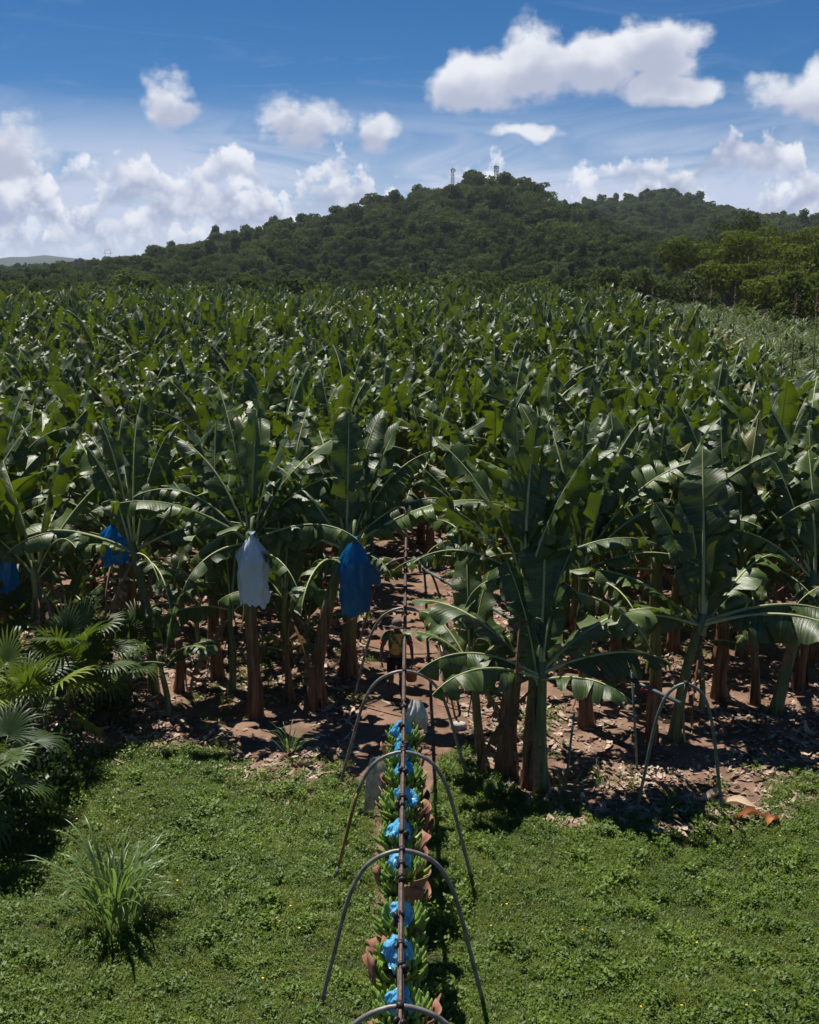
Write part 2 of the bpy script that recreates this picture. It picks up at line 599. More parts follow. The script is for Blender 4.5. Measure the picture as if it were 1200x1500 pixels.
M_CONCRETE = plain('pale_concrete', (0.47, 0.43, 0.38), 0.9, 0, 0.25, 7, 0.2, 0.2)
M_ROPE = plain('pink_rope', (0.45, 0.16, 0.15), 0.8, 0, 0.2, 20, 0.2)
M_ROPEBLUE = plain('blue_rope', (0.05, 0.16, 0.42), 0.7, 0, 0.2, 20, 0.2)
M_REDCLOTH = plain('red_ribbon', (0.55, 0.03, 0.05), 0.6, 0, 0.2, 20, 0.2)
M_SKIN = plain('dark_skin', (0.10, 0.052, 0.034), 0.5, 0, 0.2, 9, 0.4)
M_SHORTS = plain('dark_shorts', (0.030, 0.022, 0.024), 0.85, 0, 0.3, 14, 0.1)
M_BOOT = plain('dark_blue_boot', (0.018, 0.020, 0.045), 0.4, 0, 0.3, 10, 0.4)
M_CAP = plain('faded_cap', (0.22, 0.17, 0.155), 0.85, 0, 0.3, 20, 0.1)
M_BUCKET = plain('brown_bucket', (0.26, 0.10, 0.06), 0.55, 0, 0.3, 8, 0.4)
M_FLOWER = plain('yellow_petal', (0.80, 0.52, 0.02), 0.6)
M_PLUME = plain('pink_tan_plume', (0.40, 0.25, 0.18), 0.9, 0, 0.3, 4)
M_MAST = plain('mast_steel', (0.17, 0.17, 0.18), 0.6, 0.3, 0.2, 1)


def m_shirt(nt, p):
    sp = nt.nodes.new('ShaderNodeSeparateXYZ')
    nt.links.new(objcoord(nt), sp.inputs[0])
    x, z = N(nt, sp.outputs[0]), N(nt, sp.outputs[2])
    n = noise_tex(nt, objcoord(nt), 9, 3, 0.6)
    body = (x.op('ABSOLUTE') + (n - 0.5) * 0.10 + (z * 17.0).op('SINE') * 0.03).ss(0.135, 0.10)
    col = mixrgb(nt, body * n.ss(0.38, 0.50), (0.028, 0.085, 0.045), (0.48, 0.30, 0.05))
    nt.links.new(col, p.inputs['Base Color'])
    p.inputs['Roughness'].default_value = 0.8


M_SHIRT = mat('green_yellow_shirt', m_shirt)


def m_trunk(nt, p):
    tc = objcoord(nt)
    mp = nt.nodes.new('ShaderNodeMapping')
    mp.inputs['Scale'].default_value = (14, 14, 0.9)
    nt.links.new(tc, mp.inputs[0])
    sp = nt.nodes.new('ShaderNodeSeparateXYZ')
    nt.links.new(tc, sp.inputs[0])
    z = N(nt, sp.outputs[2])
    f = orand(nt)
    n1 = noise_tex(nt, mp.outputs[0], 1.0, 5, 0.65)
    n2 = noise_tex(nt, tc, 2.2, 4, 0.6)
    green = (z * 0.30 + n2 * 1.1 + f * 0.5 - 1.18).ss(-0.15, 0.35)
    brown = mixrgb(nt, n1.ss(0.3, 0.7), (0.055, 0.028, 0.016), (0.25, 0.135, 0.07))
    grn = mixrgb(nt, n1.ss(0.3, 0.7), (0.07, 0.085, 0.025), (0.22, 0.23, 0.085))
    nt.links.new(mixrgb(nt, green, brown, grn), p.inputs['Base Color'])
    p.inputs['Roughness'].default_value = 0.6
    p.inputs['Specular IOR Level'].default_value = 0.25
    setbump(nt, p, n1, 0.6, 0.02)


M_TRUNK = mat('pseudostem', m_trunk)


def m_green_trunk(nt, p):
    mp = nt.nodes.new('ShaderNodeMapping')
    mp.inputs['Scale'].default_value = (14, 14, 1.2)
    nt.links.new(objcoord(nt), mp.inputs[0])
    n1 = noise_tex(nt, mp.outputs[0], 1.0, 5, 0.65)
    nt.links.new(mixrgb(nt, n1.ss(0.3, 0.7), (0.045, 0.07, 0.025), (0.15, 0.19, 0.075)), p.inputs['Base Color'])
    p.inputs['Roughness'].default_value = 0.5
    setbump(nt, p, n1, 0.4, 0.02)


M_GTRUNK = mat('green_pseudostem', m_green_trunk)


def m_ground(nt, p):
    at = nt.nodes.new('ShaderNodeAttribute')
    at.attribute_name = 'lawn'
    lawn = N(nt, at.outputs['Fac'])
    pos = worldpos(nt)
    n0 = noise_tex(nt, pos, 1.3, 6, 0.65)
    n1 = noise_tex(nt, pos, 0.35, 4, 0.6)
    n2 = noise_tex(nt, pos, 9.0, 5, 0.7)
    dirt = mixrgb(nt, n0.ss(0.3, 0.7), (0.120, 0.072, 0.050), (0.25, 0.158, 0.112))
    dirt = mixrgb(nt, n2.ss(0.52, 0.75) * 0.6, dirt, (0.095, 0.055, 0.037))
    dirt = mixrgb(nt, n1.ss(0.55, 0.75) * 0.5, dirt, (0.16, 0.10, 0.06))
    turf = mixrgb(nt, n2.ss(0.3, 0.7), (0.016, 0.025, 0.007), (0.048, 0.058, 0.018))
    fac = (lawn + (n0 - 0.5) * 0.8 + (n2 - 0.5) * 0.3).ss(0.38, 0.62)
    nt.links.new(mixrgb(nt, fac, dirt, turf), p.inputs['Base Color'])
    p.inputs['Roughness'].default_value = 0.95
    p.inputs['Specular IOR Level'].default_value = 0.1
    setbump(nt, p, n2 + n0 * 1.5, 0.6, 0.03)


M_GROUND = mat('earth_and_turf', m_ground)


def m_hill(nt, p):
    n = noise_tex(nt, worldpos(nt), 0.05, 6, 0.7)
    nt.links.new(mixrgb(nt, n, (0.012, 0.022, 0.009), (0.035, 0.055, 0.02)), p.inputs['Base Color'])
    p.inputs['Roughness'].default_value = 1.0
    p.inputs['Specular IOR Level'].default_value = 0.0


M_HILL = mat('hill_undergrowth', m_hill)

# ------------------------------------------------------------------ ground sheet
LAWN_EDGE = [(-30, 19.0), (-7.5, 19.6), (-6, 20.2), (-4.8, 21.2), (-3.6, 20.7), (-2.4, 19.6), (-1.2, 19.9), (-0.5, 19.4), (0.15, 18.3), (0.6, 20.6),
             (1.3, 20.8), (1.9, 18.9), (2.6, 18.35), (4.2, 18.4), (5.2, 18.0), (6.2, 19.0), (7.5, 20.2), (30, 21.0)]


def lawn_edge(x):
    return float(np.interp(x, [a for a, b in LAWN_EDGE], [b for a, b in LAWN_EDGE]))


def lawn_amount(x, y):
    e = lawn_edge(x) + 0.25 * math.sin(3.1 * x) + 0.15 * math.sin(7.3 * x + 1)
    v = (e - y) / 0.9 + 0.5
    v = max(0.0, min(1.0, v))
    path = math.exp(-((x + 0.12) / (0.36 + 0.03 * max(0, y - 12))) ** 4) * (1.0 if y > 15.5 else max(0.25, (y - 9) / 6.5))   # trodden strip under the rail
    return v * (1 - 0.85 * path)


def grid_lines(lo, hi, step, far):
    mid = list(np.arange(lo, hi + 1e-6, step))
    out, d = [], step
    v = lo
    while v > -far:
        d *= 1.9
        v -= d
        out.insert(0, max(v, -far))
    right, d, v = [], step, hi
    while v < far:
        d *= 1.9
        v += d
        right.append(min(v, far))
    return out + mid + right


def build_ground():
    xs = grid_lines(-14, 14, 0.2, 7000)
    ys = [-300, -80, -20, -2, 4] + [v for v in grid_lines(8, 46, 0.2, 7000) if v > 7.9]
    V, W = [], []
    for yy in ys:
        for xx in xs:
            V.append((xx, yy, ground_z(xx, yy)))
            W.append(lawn_amount(xx, yy))
    nx = len(xs)
    i = np.arange(len(ys) - 1)[:, None] * nx + np.arange(nx - 1)[None, :]
    F = np.stack([i, i + 1, i + nx + 1, i + nx], -1).reshape(-1, 4)
    me = np_mesh('ground', np.array(V), F, M_GROUND, smooth=True)
    a = me.attributes.new('lawn', 'FLOAT', 'POINT')
    a.data.foreach_set('value', np.array(W, np.float32))
    o = link('ground', me)
    o['kind'] = 'structure'


build_ground()

# ------------------------------------------------------------------ hills
VN = np.random.default_rng(3).random((64, 64))


def vnoise(x, y):
    xi, yi = np.floor(x).astype(int), np.floor(y).astype(int)
    fx, fy = x - xi, y - yi
    fx, fy = fx * fx * (3 - 2 * fx), fy * fy * (3 - 2 * fy)
    a, b = VN[xi % 64, yi % 64], VN[(xi + 1) % 64, yi % 64]
    c, d = VN[xi % 64, (yi + 1) % 64], VN[(xi + 1) % 64, (yi + 1) % 64]
    return (a * (1 - fx) + b * fx) * (1 - fy) + (c * (1 - fx) + d * fx) * fy


HORIZON_PX = 750 - FPX * math.tan(R(PITCH))


def ridge_profile(pts, D):
    """crest heights above the plain, by x, of a ridge D metres away"""
    k = D / FPX / math.cos(R(PITCH)) * math.cos(R(PITCH))
    xs = [(a - 600) / FPX * D for a, b in pts]
    zs = [max(0.5, CAM_H + (HORIZON_PX - b) / FPX * D) for a, b in pts]
    return np.array(xs), np.array(zs)


class Hill:
    def __init__(s, name, pts, D, foot, power, tree_px, rough):
        s.name, s.D, s.foot, s.power, s.rough = name, D, foot, power, rough
        s.xs, s.zs = ridge_profile([(a, b + tree_px) for a, b in pts], D)

    def h(s, x, y):
        x, y = np.asarray(x, float), np.asarray(y, float)
        H = np.interp(x, s.xs, s.zs)
        t = np.clip((y - s.foot) / (s.D - s.foot), 0, 1)
        back = np.clip((y - s.D) / (s.D * 0.5), 0, 1)
        spur = (vnoise(x / 55 + 3, y / 120 + 7) - 0.5) * s.rough * t ** 1.6 * (1 - t) * 5
        z = H * (t ** s.power) * (1 - back) ** 1.5
        return np.maximum(z + spur * np.minimum(1, H / 30.0), -0.5 + 0.5 * t)

    def mesh(s):
        xs = np.linspace(s.xs[0], s.xs[-1], 90)
        ys = np.concatenate([np.linspace(s.foot, s.D, 40), np.linspace(s.D * 1.04, s.D * 1.5, 10)])
        X, Y = np.meshgrid(xs, ys)
        Z = s.h(X, Y) - 0.6
        V = np.stack([X, Y, Z], -1).reshape(-1, 3)
        nx = len(xs)
        i = np.arange(len(ys) - 1)[:, None] * nx + np.arange(nx - 1)[None, :]
        F = np.stack([i, i + 1, i + nx + 1, i + nx], -1).reshape(-1, 4)
        o = link(s.name, np_mesh(s.name, V, F, M_HILL, smooth=True))
        o['kind'] = 'structure'
        return o


hillA = Hill('hill', [(-500, 400), (100, 396), (200, 392), (240, 382), (280, 362), (330, 346), (400, 333), (460, 323), (500, 312), (560, 296), (600, 291), (640, 277),
                      (675, 265), (700, 261), (735, 262), (755, 272), (775, 287), (805, 300), (840, 312), (880, 328), (940, 345), (1050, 368), (1200, 388), (1700, 398)],
             700.0, 172.0, 1.75, 25, 14)
hillB = Hill('hill', [(300, 400), (600, 360), (760, 320), (820, 308), (870, 299), (920, 291), (960, 286), (1000, 291), (1030, 306), (1070, 322), (1110, 327), (1160, 326), (1210, 330), (1500, 340), (1900, 380)],
             1000.0, 480.0, 1.2, 14, 16)
hillC = Hill('hill', [(-600, 372), (0, 378), (60, 384), (120, 384), (170, 380), (220, 374), (300, 366), (420, 372), (600, 395)], 1250.0, 700.0, 1.1, 16, 8)
hillA.mesh(); hillB.mesh(); hillC.mesh()
far = Hill('mountain_range', [(-900, 372), (-200, 368), (0, 381), (40, 378), (75, 374), (95, 376), (130, 380), (200, 384), (400, 380), (700, 383), (1000, 378), (1400, 370), (2000, 380)], 5200.0, 4300.0, 1.0, 0, 30)
far.mesh()

# ------------------------------------------------------------------ tree crowns


def crown_arrays(lobes, n, size, seed, up_bias=0.35, inner=0.2):
    r = np.random.default_rng(seed)
    L = np.array(lobes, float)
    vol = (L[:, 3] * L[:, 4] + L[:, 4] * L[:, 5] + L[:, 3] * L[:, 5])
    k = r.choice(len(L), n, p=vol / vol.sum())
    d = r.normal(size=(n, 3))
    d[:, 2] = d[:, 2] + up_bias * np.abs(d[:, 2])
    d /= np.linalg.norm(d, axis=1)[:, None]
    # small bumps in each lobe so that leaves gather in clumps
    rad = np.where(r.random(n) < inner, r.uniform(0.45, 0.85, n), r.uniform(0.86, 1.06, n))
    ph = r.uniform(0, 6.28, (len(L), 3))
    bump = 1 + 0.13 * np.sin(d[:, 0] * 7 + ph[k, 0]) * np.sin(d[:, 1] * 7 + ph[k, 1]) + 0.10 * np.sin(d[:, 2] * 9 + ph[k, 2])
    c = L[k, :3] + d * L[k, 3:] * (rad * bump)[:, None]
    nrm = d + r.normal(scale=0.55, size=(n, 3))
    nrm /= np.linalg.norm(nrm, axis=1)[:, None]
    t = np.cross(nrm, r.normal(size=(n, 3)))
    t /= np.linalg.norm(t, axis=1)[:, None]
    b = np.cross(nrm, t)
    s = size * r.uniform(0.55, 1.25, n)[:, None]
    asp = r.uniform(0.55, 1.0, n)[:, None]
    fold = nrm * s * r.uniform(-0.25, 0.1, n)[:, None]
    V = np.stack([c - t * s, c - b * s * asp + fold, c + t * s, c + b * s * asp + fold], 1).reshape(-1, 3)
    F = np.arange(4 * n).reshape(n, 4)
    return V, F


def tree_template(seed, kind):
    r = random.Random(seed)
    lobes = []
    if kind == 'round':
        h, w = 9, 3.6
        lobes.append((0, 0, h * 0.62, w * 0.8, w * 0.8, h * 0.30))
        for i in range(8):
            a = r.uniform(0, 6.28); q = r.uniform(0.35, 0.85)
            lobes.append((w * q * math.cos(a), w * q * math.sin(a), h * r.uniform(0.38, 0.88), w * r.uniform(.35, .55), w * r.uniform(.35, .55), h * r.uniform(.12, .2)))
    elif kind == 'umbrella':
        h, w = 11, 4.6
        for i in range(9):
            a = r.uniform(0, 6.28); q = r.uniform(0.1, 0.8)
            lobes.append((w * q * math.cos(a), w * q * math.sin(a), h * r.uniform(0.78, 0.92), w * r.uniform(.3, .5), w * r.uniform(.3, .5), h * r.uniform(.06, .10)))
    elif kind == 'tall':
        h, w = 12, 2.6
        for i in range(8):
            a = r.uniform(0, 6.28); q = r.uniform(0.1, 0.7)
            lobes.append((w * q * math.cos(a), w * q * math.sin(a), h * r.uniform(0.45, 0.92), w * r.uniform(.4, .6), w * r.uniform(.4, .6), h * r.uniform(.09, .16)))
    V, F = crown_arrays(lobes, 900 if kind != 'umbrella' else 700, 0.40, seed, 0.5, 0.25)
    mb = MB()
    top = max(l[2] for l in lobes)
    mb.tube([(0, 0, -1), (0.1, 0, top * 0.4), (0.2, 0.1, top * 0.85)], [0.26, 0.18, 0.08], 5)
    n0 = len(mb.v)
    me = bpy.data.meshes.new('forest_tree')
    allV = [tuple(v) for v in V] + mb.v
    allF = [tuple(f) for f in F] + [tuple(i + len(V) for i in f) for f in mb.f]
    me.from_pydata(allV, [], allF)
    me.materials.append(M_FOREST); me.materials.append(M_BARK)
    me.polygons.foreach_set('material_index', [0] * len(F) + [1] * len(mb.f))
    me.update()
    return me


FOREST_T = [tree_template(i, k) for i, k in enumerate(['round', 'round', 'round', 'round', 'tall', 'tall', 'umbrella', 'umbrella'])]


def hill_forest(hill, spacing, ymin, ymax, xlo, xhi, seed, label, others=()):
    r = np.random.default_rng(seed)
    P = []
    y = ymin
    while y < ymax:
        st = spacing
        x0, x1 = max(xlo * y - 25, hill.xs[0]), min(xhi * y + 25, hill.xs[-1])
        n = int((x1 - x0) / st)
        if n > 0:
            xs = x0 + (np.arange(n) + r.uniform(-0.45, 0.45, n)) * st
            yy = y + r.uniform(-0.5, 0.5, n) * st
            P.append(np.stack([xs, yy], 1))
        y += st * 0.9
    P = np.concatenate(P)
    z = hill.h(P[:, 0], P[:, 1])
    keep = z > 0.8 if hill is not hillA else z > -1
    for mx in (49, 24.5):                 # clearings round the masts
        keep &= ~((abs(P[:, 0] - mx) < 7) & (P[:, 1] > 655) & (P[:, 1] < 720))
    for o in others:
        keep &= o.h(P[:, 0], P[:, 1]) < z
    P, z = P[keep], z[keep]
    n = len(P)
    s = r.uniform(0.6, 1.45, n) * np.where(r.random(n) < 0.05, 1.2, 1.0)
    s *= np.clip(P[:, 1] / 480, 0.42, 1) * np.clip(0.55 + z / 40, 0.55, 1)
    sc = np.stack([s * r.uniform(0.85, 1.2, n), s * r.uniform(0.85, 1.2, n), s], 1)
    rot = np.zeros((n, 3)); rot[:, 2] = r.uniform(0, 6.28, n)
    idx = r.choice(8, n, p=[.17, .17, .17, .17, .09, .09, .08, .06])
    pts = np.stack([P[:, 0], P[:, 1], z - 0.5 - s * 1.2], 1)
    scatter('forest', pts, rot, sc, idx, FOREST_T, label, 'forest')


hill_forest(hillA, 6.4, 180, 716, -0.42, 0.42, 1, 'dense dark green forest covering the hill with the two masts')
hill_forest(hillB, 7.0, 620, 1016, 0.02, 0.42, 2, 'bluish green forest on the second rounded hill behind the masted hill', (hillA,))
hill_forest(hillC, 8.5, 900, 1262, -0.42, -0.05, 3, 'hazy distant forest on the low ridge beyond the hill foot', (hillA,))

# forest-edge trees behind the field, each one a tree


def tree_thing(name, loc, seed, lobes, n, size, leafm, barkm, h0, trunk_r, label, cat, group=None, limbs=True):
    root = empty(name, loc, rnd.uniform(0, 6.28))
    V, F = crown_arrays(lobes, n, size, seed)
    link('crown', np_mesh('crown', V, F, leafm), root)
    mb = MB()
    r = random.Random(seed)
    top = max(l[2] for l in lobes)
    mb.tube([(0, 0, -0.6), (0.1, 0.05, h0 * 0.5), (0.05, 0.15, h0), (0.1, 0.1, top * 0.8)], [trunk_r * 1.3, trunk_r, trunk_r * 0.8, trunk_r * 0.3], 7)
    if limbs:
        for l in lobes[1:]:
            b = h0 * r.uniform(0.55, 1.0)
            p0 = Vector((0.05, 0.1, b)); p1 = Vector(l[:3])
            mid = p0.lerp(p1, 0.5) + Vector((0, 0, -0.3))
            mb.tube([p0, mid, p1], [trunk_r * 0.5, trunk_r * 0.35, trunk_r * 0.12], 5)
    mb.build('trunk', barkm, root)
    return tag(root, label, cat, group)


def round_lobes(r, h, w, n=9):
    L = [(0, 0, h * 0.62, w * 0.75, w * 0.75, h * 0.26)]
    for i in range(n):
        a = r.uniform(0, 6.28); q = r.uniform(0.4, 0.9)
        L.append((w * q * math.cos(a), w * q * math.sin(a), h * r.uniform(0.38, 0.88), w * r.uniform(.3, .5), w * r.uniform(.3, .5), h * r.uniform(.10, .18)))
    return L


def umbrella_lobes(r, h, w, n=11):
    L = [(0, 0, h * 0.84, w * 0.6, w * 0.6, h * 0.09)]
    for i in range(n):
        a = r.uniform(0, 6.28); q = r.uniform(0.35, 0.85)
        L.append((w * q * math.cos(a), w * q * math.sin(a), h * r.uniform(0.62, 0.93), w * r.uniform(.28, .45), w * r.uniform(.28, .45), h * r.uniform(.055, .10)))
    return L


edge_protos = []
for i in range(4):
    r = random.Random(100 + i)
    edge_protos.append(tree_thing('forest_tree', (0, 0, 0), 100 + i, round_lobes(r, 9.5, 3.4), 1600, 0.28, M_FOREST, M_BARK, 4, 0.22,
                                  'dark leafy tree in the front row of the forest behind the banana field', 'tree', 'trees along the forest edge'))
n_e = 0
xx = -78.0
while xx < 46:
    src = edge_protos[n_e % 4]
    o = src if n_e < 4 else copy_tree(src)
    yy = 165 + rnd.uniform(-7, 7)
    s = rnd.uniform(0.66, 0.95)
    o.location = (xx, yy, -0.3); o.rotation_euler = (0, 0, rnd.uniform(0, 6.28)); o.scale = (s * rnd.uniform(.95, 1.25), s * rnd.uniform(.95, 1.25), s)
    xx += rnd.uniform(2.2, 4.0)
    n_e += 1

# light green broad trees standing at the field's edge beyond the cane
BT = [  # px, distance, top row, half width m, shape, label
    (1062, 200, 308, 6.0, 'round', 'tall dark round-crowned tree rising behind the yellow-green spreading trees'),
    (1018, 178, 346, 5.6, 'umbrella', 'low yellow-green spreading tree at the cane edge next to the dark forest'),
    (1085, 172, 334, 6.4, 'umbrella', 'broad yellow-green flat-topped tree below the tall round-crowned tree'),
    (1150, 180, 330, 6.0, 'umbrella', 'flat-topped yellow-green tree with several layered crowns beyond the cane'),
    (1065, 150, 380, 4.6, 'umbrella', 'small umbrella-shaped tree with pale trunk in front of the spreading trees'),
    (1188, 140, 338, 5.6, 'round', 'dense deep green tree hung with leafy creepers beside the cane'),
    (1128, 128, 395, 3.6, 'round', 'low rounded bush-like tree at the back of the cane'),
    (1185, 112, 388, 3.6, 'round', 'drooping bamboo-like green tree standing among the cane clumps'),
    (1240, 150, 345, 6.0, 'round', 'large green tree at the far end of the spreading tree group'),
    (965, 160, 402, 3.6, 'round', 'small dark bushy tree where the cane meets the forest'),
    (905, 158, 390, 3.4, 'round', 'dark compact tree standing alone before the forest at the cane tip'),
]
for i, (pxx, d, row, w, shape, lab) in enumerate(BT):
    r = random.Random(300 + i)
    h = Hat(d, row)
    L = round_lobes(r, h, w, 12) if shape == 'round' else umbrella_lobes(r, h, w, 13)
    dense = shape == 'round'
    m = M_BROAD if i not in (0, 9, 10) else M_FOREST
    tree_thing('spreading_tree' if shape == 'umbrella' else 'leafy_tree', ((pxx - 600) / FPX * d, d, 0), 300 + i, L, 9000 if dense else 8000, 0.19, m, M_BARK, h * 0.5, 0.32, lab, 'tree')

# ------------------------------------------------------------------ masts on the hill


def mast(pxx, top_row, base_row, D, label, dish):
    x = (pxx - 600) / FPX * D
    zt = Hat(D, top_row); zb = Hat(D, base_row) - 4
    root = empty('lattice_mast', (x, D, zb))
    H = zt - zb
    mb = MB()
    for sx in (-1, 1):
        for sy in (-1, 1):
            mb.tube([(sx * 1.0, sy * 1.0, 0), (sx * 0.55, sy * 0.55, H)], 0.14, 5)
    mb.build('corner_posts', M_MAST, root)
    mb = MB()
    nst = 8
    for k in range(nst):
        z0, z1 = H * k / nst, H * (k + 1) / nst
        w0, w1 = 1.0 - 0.45 * k / nst, 1.0 - 0.45 * (k + 1) / nst
        c0 = [(-w0, -w0), (w0, -w0), (w0, w0), (-w0, w0)]; c1 = [(-w1, -w1), (w1, -w1), (w1, w1), (-w1, w1)]
        for q in range(4):
            a, b = c0[q], c1[(q + 1) % 4]
            mb.tube([(*a, z0), (*b, z1)], 0.09, 4)
            mb.tube([(*c1[q], z1), (*c1[(q + 1) % 4], z1)], 0.08, 4)
    mb.build('bracing', M_MAST, root)
    mb = MB()
    for a in range(3):
        an = a * 2.09
        for k in range(dish):
            mb.box((1.3 * math.cos(an), 1.3 * math.sin(an), H - 0.9 - 1.9 * k), (0.5, 0.5, 1.6))
    mb.box((0, 0, H - 0.2), (2.4, 2.4, 0.16))
    mb.tube([(0, 0, H), (0, 0, H + 1.8)], 0.07, 5)
    mb.build('antenna_panels', M_MAST, root)
    return tag(root, label, 'mast')


mast(722, 243, 268, 694, 'grey lattice mast with antenna panels above trees on the hill summit', 2)
mast(661, 247, 276, 694, 'slimmer grey lattice mast on the shoulder just below the hill summit', 1)


def pylon():
    D = 1262.0
    x = (168 - 600) / FPX * D
    zb = float(hillC.h(np.array([x]), np.array([D]))[0])
    root = empty('power_pylon', (x, D, zb))
    H = Hat(D, 366) - zb
    mb = MB()
    for s in (-1, 1):
        mb.tube([(s * 2.6, 0, 0), (s * 1.2, 0, H * 0.55), (s * 3.0, 0, H * 0.82), (s * 3.0, 0, H)], 0.2, 4)
        for k in range(4):
            a, b = k / 4, (k + 1) / 4
            mb.tube([(s * (2.6 - 1.4 * a), 0, H * 0.55 * a), (-s * (2.6 - 1.4 * b), 0, H * 0.55 * b)], 0.12, 4)
    mb.build('frame', M_MAST, root)
    mb = MB(); mb.tube([(-5, 0, H * 0.84), (5, 0, H * 0.84)], 0.22, 4); mb.tube([(-3, 0, H), (3, 0, H)], 0.18, 4)
    mb.build('crossarm', M_MAST, root)
    tag(root, 'faint grey power pylon standing on the distant forested ridge', 'pylon')


pylon()

# ------------------------------------------------------------------ banana leaves and plants


def leaf_mb(L=2.3, W=0.36, phi0=80, phi1=50, fold=25, tear=0.1, seed=0, n=26, pet=0.42, twist=0.0, side=0.0):
    """one banana leaf: petiole and midrib arching in the x-z plane, blade halves in torn strips"""
    r = random.Random(seed)
    mb = MB()
    tot = L + pet
    N_ = n + 5
    pts, ang = [], []
    p = Vector((0, 0, 0))
    ds = tot / N_
    for i in range(N_ + 1):
        s = i / N_
        a = R(phi0 + (phi1 - phi0) * (s ** 1.7))
        pts.append(p.copy()); ang.append(a)
        yaw = side * s * s
        p = p + Vector((math.cos(a) * math.cos(yaw), math.cos(a) * math.sin(yaw), math.sin(a))) * ds
    rad = [0.033 * (1 - 0.82 * (i / N_) ** 0.9) + 0.002 for i in range(N_ + 1)]
    mb.tube(pts[::2] + ([pts[-1]] if N_ % 2 else []), rad[::2] + ([rad[-1]] if N_ % 2 else []), 5, 1, False, 0.8)
    s0 = pet / tot
    T = lambda i: (pts[min(i + 1, N_)] - pts[max(i - 1, 0)]).normalized()

    def at(s):
        f = s * N_
        i = min(int(f), N_ - 1)
        return pts[i].lerp(pts[i + 1], f - i), T(i).lerp(T(i + 1), f - i).normalized()

    def width(t):
        a = min(1.0, (t / 0.16)) ** 0.6 if t > 0 else 0
        b = (1 - max(0.0, (t - 0.5) / 0.5) ** 2.6) ** 0.6 if t < 1 else 0
        return W * a * b
    ph = r.uniform(0, 6.28)
    for sd in (-1, 1):
        t = 0.0
        while t < 0.999:
            big = r.random() > tear * 1.3
            wdt = r.uniform(0.12, 0.30) if big else r.uniform(0.035, 0.09)
            t1 = min(1.0, t + wdt)
            if 1 - t1 < 0.04: t1 = 1.0
            k = max(1, int(round((t1 - t) * n)))
            jit = r.gauss(0, 1) * (8 + 30 * tear)
            curl = r.uniform(0, 45) * (0.4 + tear)
            slip = r.uniform(-0.05, 0.05) * tear
            rows = []
            for j in range(k + 1):
                tt = t + (t1 - t) * j / k
                P, tg = at(s0 + (1 - s0) * tt)
                S = Vector((0, 0, 1)).cross(tg)
                if S.length < 0.05: S = Vector((0, 1, 0))
                S = S.normalized()
                if twist:
                    S = Matrix.Rotation(twist * tt, 3, tg) @ S
                Nn = tg.cross(S).normalized()
                w = width(min(max(tt, 0.004), 0.996))
                fo = fold - (fold + 20) * 0.35 * tt + jit + 10 * math.sin(ph + tt * 9 + sd) + 6 * math.sin(ph * 2 + tt * 23)
                row = []
                # narrower tips of torn strips make the gaps
                mid_t = (t + t1) / 2
                gap = min(0.5 * (t1 - t) * L * (0.12 + 0.45 * tear), 0.06) * (tt - mid_t) / max(1e-4, (t1 - t) / 2)
                for q, u in enumerate((0.0, 0.38, 0.75, 1.0)):
                    fo_u = R(fo - curl * u * u - 12 * u)
                    off = (S * sd * math.cos(fo_u) + Nn * math.sin(fo_u)) * w * u
                    along = tg * (0.24 * w * u + slip * u - gap * u ** 1.4)
                    row.append((P + off + along, (sd * u, s0 + (1 - s0) * tt)))
                rows.append(row)
            vs = [a for row in rows for a, b in row]
            uv = [b for row in rows for a, b in row]
            fs = []
            for j in range(k):
                for q in range(3):
                    a = j * 4 + q
                    fs.append((a, a + 1, a + 5, a + 4) if sd < 0 else (a, a + 4, a + 5, a + 1))
            mb.add(vs, fs, 0, uv)
            t = t1
    return mb


LEAVES = {}
KINDS = {  # phi0, phi1, folds (V-shaped up, tent-shaped down), tear, length
    'up': (82, 58, (36, 20, 55, -38, 8), 0.36, 2.25), 'steep': (70, 38, (24, -42, 44, -52, -20), 0.55, 2.45), 'rise': (58, 10, (-28, 14, -48, -16, 34), 0.62, 2.55),
    'arch': (54, -30, (-26, -10, -48, -20, 6), 0.60, 2.45), 'flat': (34, -42, (-34, -20, -52, -28, -10), 0.55, 2.35), 'droop': (14, -74, (-50, -65, -40, -58, -50), 0.8, 2.2),
    'youngup': (80, 58, (28, 14, 40), 0.10, 1.9), 'youngarch': (46, -28, (-10, -30, 12), 0.25, 1.7), 'youngflat': (22, -32, (-34, -46, -22), 0.3, 1.6),
}
for kname, (p0, p1, fos, te, ln) in KINDS.items():
    LEAVES[kname] = []
    young = kname.startswith('young')
    for s in range(3 if young else 10):
        rr = random.Random(kname + str(s))
        mb = leaf_mb(ln * rr.uniform(0.9, 1.1), 0.31 * rr.uniform(0.85, 1.12) * (1.05 if young else 1.06 if kname in ('arch', 'flat', 'rise') else 1), p0 + rr.uniform(-6, 6), p1 + rr.uniform(-16, 16), fos[s % len(fos)] + rr.uniform(-8, 8), te * rr.uniform(0.4, 1.5),
                     seed=sum(map(ord, kname)) * 7 + s, n=30, twist=rr.uniform(-1.1, 1.1) * (0.5 if young else 1), side=rr.uniform(-0.4, 0.4), pet=0.24 if young else 0.32)
        LEAVES[kname].append(mb.mesh('leaf', [M_BLADE, M_RIB]))


def furl_mb(seed):
    r = random.Random(seed)
    mb = MB()
    pts = [(0.02 * i * r.uniform(-1, 1), 0.02 * i * r.uniform(-1, 1), 0.2 * i) for i in range(9)]
    mb.tube(pts, [0.05, 0.055, 0.06, 0.065, 0.06, 0.05, 0.04, 0.025, 0.004], 6, 0)
    return mb


